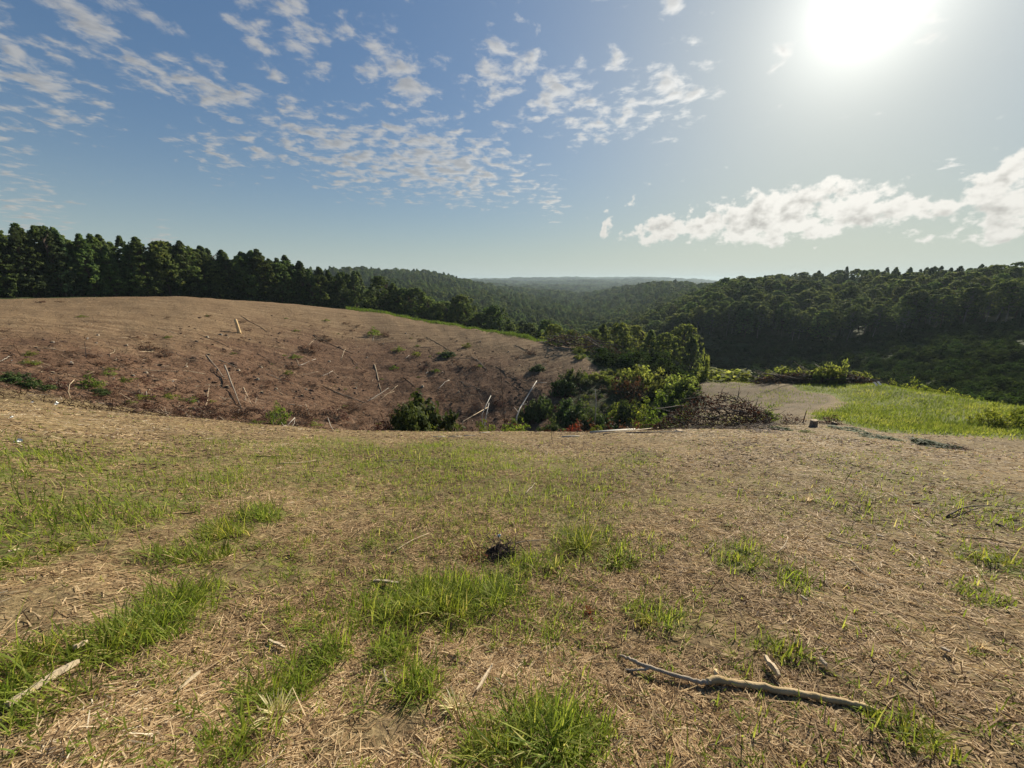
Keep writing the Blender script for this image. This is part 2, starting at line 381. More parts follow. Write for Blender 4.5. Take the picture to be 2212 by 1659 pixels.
def ground_material():
    m, t = material('ground')
    pos = t.node('ShaderNodeNewGeometry').outputs['Position']
    at_ = lambda n: t.node('ShaderNodeAttribute', attribute_name=n).outputs['Fac']
    hill, tan, knoll, dark, green, pad = (at_(n) for n in ('hill', 'tan', 'knoll', 'dark', 'green', 'pad'))
    n1 = t.noise(pos, 0.9, 6, .6); n2 = t.noise(pos, 7, 6, .65); n3 = t.noise(pos, 38, 5, .7); n4 = t.noise(pos, 0.12, 4, .6)
    # near slope: dried clippings over soil
    soil = t.ramp(n3, [(.25, (.048,.033,.018)), (.5, (.13,.093,.050)), (.8, (.27,.20,.115))])
    strw = t.ramp(n3, [(.25, (.07,.048,.024)), (.5, (.205,.150,.075)), (.75, (.39,.30,.16))])
    near = t.mix(t.step(t.math('ADD', t.math('MULTIPLY', n2, .6), t.math('MULTIPLY', n1, .5)), .42, .66), soil, strw)
    grs = t.ramp(n3, [(.25, (.05,.07,.018)), (.6, (.125,.15,.035)), (.85, (.24,.24,.09))])
    near = t.mix(t.math('MULTIPLY', green, t.step(n2, .35, .6)), near, grs)
    # cut hillside: red-brown soil, furrows running down it, dry stubble towards the crest
    sp_ = t.node('ShaderNodeSeparateXYZ'); t.l.new(pos, sp_.inputs[0])
    su = t.math('ADD', t.math('MULTIPLY', sp_.outputs[0], .93), t.math('MULTIPLY', sp_.outputs[1], .37))
    sv = t.math('ADD', t.math('MULTIPLY', sp_.outputs[0], -.37), t.math('MULTIPLY', sp_.outputs[1], .93))
    fur = t.noise(t.comb(t.math('MULTIPLY', su, .12), sv, 0.0), 1.3, 6, .68)
    nh = t.noise(pos, 2.2, 7, .72)
    dirt = t.ramp(t.math('ADD', t.math('MULTIPLY', fur, .5), t.math('MULTIPLY', nh, .5)), [(.3, (.042,.024,.015)), (.5, (.125,.072,.044)), (.7, (.225,.142,.090))])
    stub = t.ramp(t.math('ADD', t.math('MULTIPLY', fur, .6), t.math('MULTIPLY', nh, .4)), [(.3, (.098,.062,.036)), (.5, (.195,.130,.073)), (.7, (.315,.228,.135))])
    hc = t.mix(t.step(t.math('ADD', tan, t.math('ADD', t.math('MULTIPLY', t.math('SUBTRACT', fur, .5), 1.5), t.math('MULTIPLY', t.math('SUBTRACT', n4, .5), 1.3))), .0, 1.0), dirt, stub)
    c = t.mix(t.step(t.math('ADD', hill, t.math('MULTIPLY', t.math('SUBTRACT', n1, .5), .4)), .4, .6), near, hc)
    padc = t.ramp(t.math('ADD', t.math('MULTIPLY', n2, .5), t.math('MULTIPLY', n1, .5)), [(.35, (.070,.055,.030)), (.5, (.135,.10,.060)), (.65, (.21,.155,.098))])
    c = t.mix(t.step(t.math('ADD', pad, t.math('ADD', t.math('MULTIPLY', t.math('SUBTRACT', n1, .5), 1.0), t.math('MULTIPLY', t.math('SUBTRACT', n4, .5), .9))), .25, .75), c, padc)
    kn = t.ramp(t.math('ADD', t.math('MULTIPLY', n2, .5), t.math('MULTIPLY', n1, .5)), [(.35, (.11,.10,.04)), (.5, (.11,.13,.025)), (.7, (.20,.21,.05))])
    c = t.mix(t.step(t.math('ADD', knoll, t.math('MULTIPLY', t.math('SUBTRACT', n1, .5), .5)), .4, .6), c, kn)
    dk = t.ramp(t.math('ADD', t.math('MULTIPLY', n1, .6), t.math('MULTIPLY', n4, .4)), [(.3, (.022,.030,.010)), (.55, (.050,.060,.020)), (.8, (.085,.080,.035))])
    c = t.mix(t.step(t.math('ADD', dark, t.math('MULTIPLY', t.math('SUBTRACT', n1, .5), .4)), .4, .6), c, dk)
    h = t.math('ADD', t.math('MULTIPLY', n2, 1.0), t.math('MULTIPLY', n3, .4))
    h = t.math('ADD', h, t.math('MULTIPLY', t.math('MULTIPLY', nh, hill), 6.0))
    out_principled(t, c, .95, .1, h, .8, .035)
    return m
M['ground'] = ground_material()

# ------------------------------------------------------------------ ground sheet with what covers it
deg = np.degrees(azg) + (fbm(XG*.12+31, YG*.12+7, 4)-.5)*np.where(rg > 30, 13, 0)
def zone(u, v): p = at(u, v); return p.x, p.y
w_hill = hillz*(1-sstep(deg, 14, 22))
crestline = np.interp(np.degrees(azg), [-64,-53,-41,-31,-21,-11,0,9,20], [85,85,88,92,93,86,77,70,66])
tk = sstep(np.degrees(azg), -45, -25)
w_tan = np.clip(sstep(rg/crestline, .55+.12*tk, .86+.1*tk), 0, 1)
kl = np.interp(rg, [24, 30, 38, 46, 54], [47, 41.0, 39.5, 38.5, 37])
w_pad = sstep(deg, 25, 28)*(1-sstep(deg, kl-2, kl+1))*sstep(rg, 26, 29)*(1-sstep(rg, 50, 56))
w_knoll = sstep(deg, kl-.6, kl+2.2)*sstep(rg, 25.0, 28.5)*(1-sstep(rg, 60, 75))
w_knoll = np.maximum(w_knoll, sstep(deg, 16, 22)*sstep(rg, 50, 58)*(1-sstep(rg, 70, 80))*.9)
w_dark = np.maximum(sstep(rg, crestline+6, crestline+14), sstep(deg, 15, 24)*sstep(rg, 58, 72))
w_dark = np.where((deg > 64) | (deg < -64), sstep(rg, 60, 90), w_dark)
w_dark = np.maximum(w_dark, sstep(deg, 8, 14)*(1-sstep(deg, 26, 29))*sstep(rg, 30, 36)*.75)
# green patches of living grass on the near slope: picture spot, half-width in pixels, strength
PATCH = [(40,1050,150,1),(120,1100,130,1),(260,1085,140,1),(60,1000,140,.9),(200,1040,150,.9),(30,1190,110,.9),(150,1175,80,.7),(300,1060,150,.8),(420,1030,160,.7),
 (330,1350,110,1),(260,1400,120,1),(190,1400,90,1),(400,1290,80,.9),(60,1430,130,.9),(110,1520,110,.8),(40,1480,60,1),(380,1200,90,.8),(480,1150,60,1),
 (560,1110,60,1),(420,1195,60,.7),(860,1310,120,.9),(960,1290,120,1),(1070,1285,90,1),(1180,1220,90,.9),(1260,1160,80,1),(1320,1205,80,.9),
 (1250,1100,70,.5),(1390,1180,70,.5),(640,1460,80,1),(700,1420,70,1),(590,1495,55,1),(850,1400,55,.9),(900,1490,60,.8),(1170,1575,130,1),(1260,1590,70,.9),
 (1060,1600,80,.7),(1400,1325,55,.8),(1610,1205,70,.9),(1700,1250,60,.8),(1690,1405,60,.7),(1950,1590,90,.5),(2110,1285,50,.8),(2150,1210,80,.8),(1870,1085,120,.5),
 (2000,1100,130,.5),(2150,1100,120,.6),(980,985,200,.8),(720,980,180,.75),(1180,1040,200,.6),(640,1200,150,.35),(1120,1330,160,.6),(760,1280,150,.6),(860,985,90,.7),(500,990,200,.5),(1250,1020,200,.45),(200,1000,220,.55),(100,970,120,.5),
 (500,1620,100,.5),(1000,1140,160,.35),(860,1170,110,.4),(1020,1060,160,.35),(1650,1050,160,.25),(1450,1330,70,.6),(1380,990,60,.6),(1900,1010,140,.35),(700,1340,110,.5),(620,1370,90,.4)]
patch_w = []
for (u, v, r, s) in PATCH:
    p = at(u, v); rx = px2m(p, r)
    q = at(u, min(v + 0.30*r, 1655)); ry = max(0.14, abs(math.hypot(q.x, q.y)-math.hypot(p.x, p.y))*1.6)
    patch_w.append((p.x, p.y, rx, ry, s))
def greenness(x, y):
    az = np.arctan2(x, y); g = np.zeros_like(x)
    wob = fbm(x*2.2+3, y*2.2+8, 4)
    for (px, py, rx, ry, s) in patch_w:
        a = math.atan2(px, py); dxx = x-px; dyy = y-py
        e = ((dxx*math.cos(a)-dyy*math.sin(a))/rx)**2 + ((dxx*math.sin(a)+dyy*math.cos(a))/ry)**2
        g = np.maximum(g, s*np.clip(1.25-e, 0, 1))
    return np.clip(g*(0.35 + 1.3*wob), 0, 1)
nearm = rg < 30
w_green = np.zeros_like(rg); w_green[nearm] = greenness(XG[nearm], YG[nearm])
V = np.stack([XG, YG, ZG], -1).reshape(-1, 3)
idx = np.arange(NR*NA).reshape(NR, NA)
a0 = idx[:-1]; b0 = np.roll(idx, -1, 1)[:-1]; c0 = np.roll(idx, -1, 1)[1:]; e0 = idx[1:]
F = np.stack([a0, e0, c0, b0], -1).reshape(-1, 4)[:, ::-1]
centre = len(V); V = np.vstack([V, [[0, 0, float(ZG[0].mean())]]])
FT = np.stack([np.full(NA, centre), idx[0], np.roll(idx[0], -1)], -1)[:, ::-1]
atts = {k: np.append(a.ravel(), a.ravel()[0]) for k, a in dict(hill=w_hill, tan=w_tan, knoll=w_knoll, dark=w_dark, green=w_green, pad=w_pad).items()}
gme = mesh('ground', V, [F, FT], M['ground'], smooth=True, attrs=atts)
g_obj = obj('ground', gme); tag(g_obj, 'rolling cleared ground running from mown slope to wooded hills', 'ground', kind='structure')
def sample(arr, x, y):
    R = np.clip(np.hypot(x, y), RG[0], RG[-1]*.999); az = np.arctan2(x, y); az = np.where(az < AZG[0], az+2*math.pi, az)
    j = np.clip(np.searchsorted(AZ_EXT, az, side='right')-1, 0, NA-1); i = np.clip(np.searchsorted(RG, R, side='right')-1, 0, NR-2)
    return arr[i, j]
# ------------------------------------------------------------------ plant builders (numpy)
def rng(seed): return np.random.RandomState(seed)
def unit(v): return v/np.maximum(np.linalg.norm(v, axis=-1, keepdims=True), 1e-9)
def leaf_quads(P, N, size, r, aspect=1.6, tiltj=0.7):
    """diamond leaves at P facing roughly N"""
    n = len(P); N = unit(N + r.normal(0, tiltj, (n, 3)))
    a = unit(np.cross(N, r.normal(0, 1, (n, 3)))); b = np.cross(N, a)
    s = (size*(0.65 + 0.7*r.rand(n)))[:, None]
    V = np.stack([P-a*s*aspect*.5, P+b*s*.5-a*s*.06, P+a*s*aspect*.5, P-b*s*.5-a*s*.06], 1).reshape(-1, 3)
    return V, np.arange(4*n).reshape(n, 4)
def tube(pts, rad, sides=6, cap=True):
    pts = np.asarray(pts, float); rad = np.asarray(rad, float); n = len(pts)
    T = unit(np.gradient(pts, axis=0)); ref = np.array([0.31, 0.2, 0.93]) if abs(T[0, 2]) < .9 else np.array([1., .1, 0])
    A = unit(np.cross(T, ref)); B = np.cross(T, A)
    th = np.arange(sides)/sides*2*math.pi
    V = (pts[:, None] + rad[:, None, None]*(np.cos(th)[None, :, None]*A[:, None] + np.sin(th)[None, :, None]*B[:, None])).reshape(-1, 3)
    i = np.arange(n*sides).reshape(n, sides); j = np.roll(i, -1, 1)
    F = [np.stack([i[:-1], j[:-1], j[1:], i[1:]], -1).reshape(-1, 4)]
    if cap:
        c0 = len(V); V = np.vstack([V, pts[:1], pts[-1:]])
        F.append(np.concatenate([np.stack([np.full(sides, c0), j[0], i[0]], -1), np.stack([np.full(sides, c0+1), i[-1], j[-1]], -1)]))
    return V, F
class MB:
    def __init__(s): s.V = []; s.Q = []; s.T = []; s.R = []; s.n = 0
    def add(s, V, F, rnd=None):
        for f in (F if isinstance(F, list) else [F]):
            if len(f): (s.Q if f.shape[1] == 4 else s.T).append(f + s.n)
        s.V.append(V); s.n += len(V); s.R.append(np.full(len(V), .5) if rnd is None else rnd)
    def me(s, name, mat, smooth=False):
        F = [np.concatenate(x) for x in (s.Q, s.T) if x]
        return mesh(name, np.concatenate(s.V), F, mat, np.concatenate(s.R), smooth)
def wander(p0, d, L, n, r, jit=.15, droop=0.0):
    pts = [np.array(p0, float)]; d = unit(np.array(d, float))
    for k in range(n):
        d = unit(d + r.normal(0, jit, 3) + np.array([0, 0, -droop])); pts.append(pts[-1] + d*L/n)
    return np.array(pts)

def make_tree(kind, seed):
    """returns trunk mesh (trunk and limbs) and crown mesh, about 1 unit = 1 m, natural height given by kind"""
    r = rng(seed); tb = MB(); cb = MB(); lb = MB()
    if kind == 'conifer':   H, base, W, nclump, lpc, ls = 11.5, .06, 2.5, 330, 21, .22
    elif kind == 'young':   H, base, W, nclump, lpc, ls = 10.0, .05, 2.4, 310, 22, .22
    elif kind == 'oak':     H, base, W, nclump, lpc, ls = 15.5, .36, 3.9, 215, 29, .28
    elif kind == 'round':   H, base, W, nclump, lpc, ls = 13.5, .14, 3.7, 260, 27, .27
    H *= r.uniform(.92, 1.08)
    tp = wander((0, 0, -.4), (0, 0, 1), H*.95, 9, r, .05); rad = np.linspace(.026*H**.72+.02, .012, 10); rad[0] *= 1.35
    tb.add(*tube(tp, rad, 7))
    ph = r.uniform(0, 6.28, 5)
    for k in range(nclump):
        h = base + (1-base)*(r.rand()**(.85 if kind in ('conifer', 'young') else .62))
        t = (h-base)/(1-base); az = r.uniform(0, 6.283)
        lob = 1 + .28*math.sin(3*az+ph[0]+4*t) + .18*math.sin(5*az+ph[1]-6*t)
        if kind == 'conifer': env = W*(1-t)**.62*(.42+.58*min(1, t*5+.35))*lob
        elif kind == 'young': env = W*(1-t**1.7)**.8*(.6+.4*min(1, t*4+.2))*lob
        elif kind == 'oak': env = W*math.sqrt(max(0, 1-(2*t-.85)**2/1.34))*lob
        else: env = W*math.sqrt(max(0, 1-(2*t-.75)**2/1.6))*lob
        rr = env*(r.uniform(.35, 1.0)**.45)
        c = np.array([math.cos(az)*rr, math.sin(az)*rr, h*H])
        bpt = np.array([np.interp(c[2]*.86, tp[:, 2], tp[:, i]) for i in range(3)])
        if k % (4 if kind != 'oak' else 2) == 0:
            mid = (bpt+c)/2 + r.normal(0, .15, 3)
            lb.add(*tube([bpt, mid, c], [.018*H**.5, .03, .012], 4, False))
        cr = (r.uniform(.45, 1.0)*(.50 if kind in ('conifer', 'young') else .72))*(1-.3*t)
        n = int(lpc*r.uniform(.7, 1.2)); dv = unit(r.normal(0, 1, (n, 3)))
        q = dv*(r.rand(n, 1)**.4)*np.array([cr, cr, cr*.62])
        outw = unit(c-np.array([0, 0, c[2]*.55+H*.15]))
        Vq, Fq = leaf_quads(c+q, dv*.8+outw*.6+np.array([0, 0, .35]), ls, r)
        cb.add(Vq, Fq, np.repeat(np.clip(r.normal(.5, .2, n)+r.normal(0, .16), 0, 1), 4))
    if kind == 'oak':   # a few dead twigs low on the trunk
        for k in range(5):
            a = r.uniform(0, 6.28); z = H*r.uniform(.2, .42); b0_ = np.array([np.interp(z, tp[:, 2], tp[:, i]) for i in range(3)])
            lb.add(*tube(wander(b0_, (math.cos(a), math.sin(a), .3), r.uniform(.8, 2), 3, r), [.03, .022, .015, .008], 4, False))
    leafm = {'conifer': M['pine_leaf'], 'young': M['broad_leaf'], 'oak': M['oak_leaf'], 'round': M['broad_leaf']}[kind]
    return tb, cb, leafm, H, lb
TREES = {}
for kind, seeds in (('conifer', (1, 2, 3)), ('young', (11, 12, 13)), ('oak', (21, 22, 23, 24)), ('round', (31, 32, 33))):
    for s in seeds:
        tb, cb, lm, H, lb = make_tree(kind, s); bm_ = M['bark_grey' if kind == 'oak' else 'bark_brown']
        TREES.setdefault(kind, []).append((tb.me('trunk', bm_, True), cb.me('crown', lm), tb, cb, lm, H, lb.me('limbs', bm_)))
def lit_variant(k):  # brighter copy for the sunny thicket, its sunlight put into the leaf colour
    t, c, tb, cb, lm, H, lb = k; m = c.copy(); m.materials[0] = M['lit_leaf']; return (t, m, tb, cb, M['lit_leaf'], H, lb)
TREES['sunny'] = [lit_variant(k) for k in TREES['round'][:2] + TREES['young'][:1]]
def tree(name, kind, vi, x, y, h, rz, label, group, lean=0.0):
    tm, cm, _, _, _, H, lm_ = TREES[kind][vi % len(TREES[kind])]
    e = bpy.data.objects.new(name, None); COL.objects.link(e); e.empty_display_size = .3
    e.location = (x, y, float(ground(x, y))-.1); e.rotation_euler = (lean, 0, rz); s = h/H; e.scale = (s*(.9+.25*((rz*7) % 1)), s*(.9+.25*((rz*5) % 1)), s)
    tag(e, label, 'tree', group)
    obj('limbs', lm_, obj('trunk', tm, e))['kind'] = 'stuff'; obj('crown', cm, e)
    return e

# ------------------------------------------------------------------ geometry-node scatter for what nobody could count
def scatter(name, pts, rots, scales, idxs, protos, label, cat):
    """one object whose points carry copies of the prototype meshes"""
    me = bpy.data.meshes.new(name); me.vertices.add(len(pts)); me.vertices.foreach_set('co', np.asarray(pts, np.float32).ravel())
    a = me.attributes.new('rot', 'FLOAT_VECTOR', 'POINT'); a.data.foreach_set('vector', np.asarray(rots, np.float32).ravel())
    a = me.attributes.new('scl', 'FLOAT_VECTOR', 'POINT'); a.data.foreach_set('vector', np.asarray(scales, np.float32).ravel())
    a = me.attributes.new('idx', 'INT', 'POINT'); a.data.foreach_set('value', np.asarray(idxs, np.int32))
    me.update()
    o = obj(name, me); tag(o, label, cat, kind='stuff')
    pc = bpy.data.collections.new(name + '_kinds')
    for k, pm in enumerate(protos): pc.objects.link(bpy.data.objects.new('%s_kind_%02d' % (name, k), pm))
    ng = bpy.data.node_groups.new(name, 'GeometryNodeTree')
    ng.interface.new_socket('Geometry', in_out='INPUT', socket_type='NodeSocketGeometry')
    ng.interface.new_socket('Geometry', in_out='OUTPUT', socket_type='NodeSocketGeometry')
    N = ng.nodes; L = ng.links
    gi = N.new('NodeGroupInput'); go = N.new('NodeGroupOutput')
    ci = N.new('GeometryNodeCollectionInfo'); ci.inputs['Collection'].default_value = pc
    ci.inputs['Separate Children'].default_value = True; ci.inputs['Reset Children'].default_value = True
    ip = N.new('GeometryNodeInstanceOnPoints'); ip.inputs['Pick Instance'].default_value = True
    def na(nm, ty):
        n = N.new('GeometryNodeInputNamedAttribute'); n.data_type = ty; n.inputs['Name'].default_value = nm; return n.outputs[0]
    L.new(gi.outputs[0], ip.inputs['Points']); L.new(ci.outputs[0], ip.inputs['Instance'])
    L.new(na('idx', 'INT'), ip.inputs['Instance Index']); L.new(na('rot', 'FLOAT_VECTOR'), ip.inputs['Rotation']); L.new(na('scl', 'FLOAT_VECTOR'), ip.inputs['Scale'])
    L.new(ip.outputs[0], go.inputs[0])
    md = o.modifiers.new('scatter', 'NODES'); md.node_group = ng
    return o

# ------------------------------------------------------------------ the woods
rt = rng(5)
RT = lambda d: np.interp(d, [-64,-53,-41,-31,-21,-11,0,6,10,15,20,27,34,40,46,54,64], [98,99,103,106,107,104,101,104,116,138,152,155,153,150,145,140,138])
cand = []
R0 = 96.0
while R0 < 3900:
    s = max(5.2, R0*.0145) if R0 > 160 else 4.2
    for d in np.arange(-60, 60, math.degrees(s/R0)):
        dd = d + rt.uniform(-.45, .45)*math.degrees(s/R0); RR = R0 + rt.uniform(-.5, .5)*s
        if RR < RT(dd) + rt.uniform(0, 5): continue
        if dd < -24 and RR > 190 and RR < 420: continue         # hidden behind the tree row
        cand.append((dd, RR))
    R0 += s*.95
for _ in range(150):                                     # the row behind the hill crest stands close
    dd = rt.uniform(-60, -23); cand.append((dd, float(RT(dd)) + abs(rt.normal(2, 5))))
cand = np.array(cand)
cx = cand[:, 1]*np.sin(np.radians(cand[:, 0])); cyy = cand[:, 1]*np.cos(np.radians(cand[:, 0])); cz = ground(cx, cyy)
# seen or hidden: march each column outwards with the skyline so far
order = np.argsort(cand[:, 1]); sky_h = np.full(2400, -9.0); vis = np.zeros(len(cand))
tang = np.zeros(2400)
gm = np.concatenate([np.geomspace(2, 95, 160)])
for b_ in range(2400):
    a_ = R_(-60 + b_*.05); sky_h[b_] = np.max((ground(gm*math.sin(a_), gm*math.cos(a_))-EYE)/gm)
hts = np.where(cand[:, 0] < -22, np.clip(rt.normal(10.0, 1.2, len(cand)), 5.5, 12.2), np.where(cand[:, 0] < 12, rt.uniform(10.5, 15.5, len(cand)), rt.uniform(12.5, 18.5, len(cand))))
hts = np.where(cand[:, 0] > 12, np.interp(cand[:, 0], [12, 20, 30, 40, 54], [14, 14, 13.5, 12.2, 11.2])+rt.uniform(-2, 2, len(cand)), hts)
hts = np.where((cand[:, 0] > 16) & (cand[:, 1] < 200), hts*np.interp(cand[:, 1], [140, 200], [.76, .95]), hts)
hts = np.where((cand[:, 0] < -40) & (cand[:, 1] < 200), np.minimum(hts, 10.3+.5*rt.rand(len(cand))), hts)
hts = np.where((cand[:, 1] > 330) & (cand[:, 0] < 12), rt.uniform(12, 17, len(cand)), hts)
for i in order:
    RR = cand[i, 1]; top = (cz[i]+hts[i]*.93-EYE)/RR; half = max(1, int(math.degrees(2.6/RR)/.05))
    k = int((cand[i, 0]+60)/.05); sl = slice(max(0, k-half), min(2400, k+half+1))
    seg = sky_h[sl]; bot = (cz[i]+hts[i]*.1-EYE)/RR
    vis[i] = np.clip(top-np.maximum(seg, bot), 0, None).sum()
    sky_h[sl] = np.maximum(seg, np.minimum(top, 9))
seen = np.nonzero(vis > 1e-4)[0]
big = seen[np.argsort(-vis[seen])][:275]
bigset = set(big.tolist())
# kinds: evergreens along the crest, leafy trees in the valley, tall pale-trunked oaks on the far slope
def kind_of(i):
    d, RR = cand[i]; q = rt.rand()
    if d < -24: return 'conifer' if q < .40 else ('young' if q < .8 else 'round')
    if d < 14: return 'round' if q < .62 else ('young' if q < .85 else 'conifer')
    if RR < 215: return 'oak' if q < .75 else 'round'
    return 'conifer' if q < (.5 if d > 30 else .3) else ('round' if q < .7 else 'oak')
kinds = [kind_of(i) for i in range(len(cand))]
order_in = {}
for kk_ in ('conifer', 'young', 'round'):
    for q_, i_ in enumerate(sorted([i for i in big if cand[i, 0] < -24 and kinds[i] == kk_], key=lambda i: cand[i, 0])): order_in[i_] = q_
ONES = 'first second third fourth fifth sixth seventh eighth ninth'.split()
ORD = 'first second third fourth fifth sixth seventh eighth ninth tenth eleventh twelfth thirteenth fourteenth fifteenth sixteenth seventeenth eighteenth nineteenth twentieth'.split() + ['twenty-'+q for q in ONES] + ['thirtieth'] + ['thirty-'+q for q in ONES] + ['fortieth'] + ['forty-'+q for q in ONES]
row = sorted([i for i in big if cand[i, 0] < -24 and cand[i, 1] < 135 and vis[i] > .35*np.max(vis)], key=lambda i: cand[i, 0])
made = []
for i in big:
    d, RR = cand[i]; k = kinds[i]
    nm = {'conifer': 'evergreen_tree', 'young': 'young_broadleaf_tree', 'oak': 'oak_tree', 'round': 'broadleaf_tree'}[k]
    if d < -24: lab, grp = k, 'tree row behind the hill crest'; lab = (ORD[order_in[i]] if order_in[i] < len(ORD) else 'a later') + {'conifer': ' evergreen', 'young': ' narrow leafy tree', 'round': ' broad leafy tree'}[k] + ' counted from the left in the row behind the hill crest'
    elif d < 14: lab, grp = {'conifer': 'dark pointed evergreen in the valley wood beyond the bare hill', 'young': 'young narrow leafy tree in the valley wood beyond the bare hill', 'round': 'full round leafy tree in the valley wood beyond the bare hill'}[k], 'valley wood beyond the bare hill'
    elif RR < 215: lab, grp = {'oak': 'tall pale-trunked tree at the lower edge of the shaded far slope', 'round': 'bushy leafy tree at the lower edge of the shaded far slope'}.get(k, 'tree of the far slope'), 'trees along the lower edge of the shaded slope'
    else: lab, grp = {'oak': 'high-crowned tree up the wooded far slope', 'round': 'round leafy tree up the wooded far slope', 'conifer': 'dark evergreen up the wooded far slope'}[k], 'trees up the wooded far slope'
    made.append((tree(nm, k, int(rt.randint(0, 12)), cx[i], cyy[i], hts[i], rt.uniform(0, 6.28), lab, grp), k, d, RR))
# word each tree by its kind, its place over something one can find, and its count from the left there
places = {}
for e_, k, d, RR in made:
    if d < -24: continue
    u_ = CX + FPX*e_.location.x/depth_of(e_.location)
    if d < 14: pl = 'in the valley wood ' + ('beside the tree row' if u_ < 850 else 'above the round bush' if u_ < 990 else 'above the white branches' if u_ < 1180 else 'above the slash pile')
    else: pl = ('low on' if RR < 215 else 'high on') + ' the shaded slope ' + ('behind the sunlit thicket' if u_ < 1560 else 'above the vine mound' if u_ < 1680 else 'above the log pile' if u_ < 1880 else 'above the bright knoll' if u_ < 2050 else 'by the picture edge')
    places.setdefault((k, pl), []).append((u_, e_))
for (k, pl), lst in places.items():
    lst.sort(key=lambda q: q[0])
    for q, (u_, e_) in enumerate(lst): e_['label'] = '%s %s from the left %s' % (ORD[min(q, len(ORD)-1)], {'conifer': 'evergreen', 'young': 'narrow leafy tree', 'round': 'round leafy tree', 'oak': 'pale-trunked tree'}[k], pl)
rest = [i for i in range(len(cand)) if i not in bigset and (vis[i] > 0 or cand[i, 1] < 260 or cand[i, 1] > 600)]
protos = []; pidx = {}
for k in ('conifer', 'young', 'oak', 'round'):
    for vi, (tm, cm, tb, cb, lm, H, lb) in enumerate(TREES[k][:3]):
        V_ = np.concatenate(tb.V + cb.V); nt = sum(len(v) for v in tb.V)
        Q = [np.concatenate(tb.Q), np.concatenate(cb.Q) + nt]; T = np.concatenate(tb.T) if tb.T else np.zeros((0, 3), int)
        pm = mesh('tree', V_, [Q[0], Q[1], T], [M['bark_brown'], lm], np.concatenate(tb.R + cb.R))
        mi = np.concatenate([np.zeros(len(Q[0])), np.ones(len(Q[1])), np.zeros(len(T))]).astype(np.int32); pm.polygons.foreach_set('material_index', mi)
        pidx[(k, vi)] = len(protos); protos.append((pm, H))
ii = [pidx[(kinds[i], int(rt.randint(0, 3)))] for i in rest]
sc_ = np.array([hts[i]/protos[j][1] for i, j in zip(rest, ii)])
far = np.array([max(1.0, cand[i, 1]*.0145/6.0) for i in rest])        # the farthest stand for two or three crowns each
scl = np.stack([sc_*far, sc_*far, sc_*np.minimum(far, 1.25)], -1)*(1+rt.uniform(-.12, .12, (len(rest), 3)))
rot = np.zeros((len(rest), 3)); rot[:, 2] = rt.uniform(0, 6.28, len(rest))
scatter('forest', np.stack([cx[rest], cyy[rest], cz[rest]-.2], -1), rot, scl, ii, [p[0] for p in protos], 'continuous green forest covering the hills behind the nearer trees', 'forest')

# sunny thicket at the foot of the spur
TH = [(1235,712,735,.9),(1268,722,745,.95),(1300,700,760,1.0),(1335,697,772,1.05),(1368,703,782,1.0),(1400,712,790,1.0),(1432,718,795,.95),(1470,700,800,1.05),(1490,728,802,.8),(1345,725,775,.8),(1285,712,752,.9),(1420,735,795,.75),(1215,720,732,.8),(1195,700,728,.7)]
for k, (u, vt, vb, s) in enumerate(TH):
    az, t = pix_dir(u, vb); RR = 88 + 10*((k*37) % 10)/10; x, y = RR*math.sin(az), RR*math.cos(az); z = float(ground(x, y))
    az2, t2 = pix_dir(u, vt); h = max(4.0, EYE + RR*t2 - z)
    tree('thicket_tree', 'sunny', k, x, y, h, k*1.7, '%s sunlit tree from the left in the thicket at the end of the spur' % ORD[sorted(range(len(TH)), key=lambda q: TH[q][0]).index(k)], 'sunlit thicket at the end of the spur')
# ------------------------------------------------------------------ blades of grass and straw (numpy, laid on the ground)
def blades(x, y, L, W, elev, az, bend, r, z0=0.0, seg=2, rnd=None, zg=None):
    """arching blades rooted at x, y. elev: rise angle at the root, bend: droop along the blade"""
    n = len(x); z = (ground(x, y) if zg is None else zg) + z0
    P = np.stack([x, y, z], -1); h = np.stack([np.cos(az), np.sin(az), np.zeros(n)], -1)
    side = np.stack([-np.sin(az), np.cos(az), r.uniform(-.4, .4, n)], -1); side = unit(side)
    rows = [P-side*(W*.5)[:, None], P+side*(W*.5)[:, None]]; cur = P; e = elev.copy()
    for k in range(1, seg+1):
        cur = cur + (h*np.cos(e)[:, None] + np.array([0, 0, 1.])*np.sin(e)[:, None])*(L/seg)[:, None]
        e = e - bend
        if k < seg:
            ww = W*(.5 if seg > 2 and k < seg-1 else .42)
            rows += [cur-side*ww[:, None], cur+side*ww[:, None]]
        else: rows += [cur]
    per = len(rows); V = np.stack(rows, 1).reshape(-1, 3); b = (np.arange(n)*per)[:, None]
    Q = [b + np.array([2*k, 2*k+1, 2*k+3, 2*k+2]) for k in range(seg-1)]
    T = b + np.array([2*(seg-1), 2*(seg-1)+1, 2*seg])
    q = r.rand(n) if rnd is None else rnd
    return V, ([np.concatenate(Q)] if Q else []) + [T], np.repeat(q, per)
def flats(x, y, L, W, az, pitch, z0, r, rnd):
    """stiff strips lying about: cut straw, chips, twigs"""
    n = len(x); P = np.stack([x, y, ground(x, y)+z0], -1)
    h = np.stack([np.cos(az)*np.cos(pitch), np.sin(az)*np.cos(pitch), np.sin(pitch)], -1)
    gx = ground(x+h[:, 0]*L, y+h[:, 1]*L)-ground(x, y); h[:, 2] += gx/np.maximum(L, .01)*.9; 
    rolla = r.normal(0, .45, n); s0 = np.stack([-np.sin(az), np.cos(az), np.zeros(n)], -1)
    side = s0*np.cos(rolla)[:, None] + np.array([0, 0, 1.])*np.sin(rolla)[:, None]
    a = side*(W*.5)[:, None]; bvec = h*(L)[:, None]
    V = np.stack([P-a, P+a, P+bvec+a*.6, P+bvec-a*.6], 1).reshape(-1, 3)
    return V, np.arange(4*n).reshape(n, 4), np.repeat(rnd, 4)
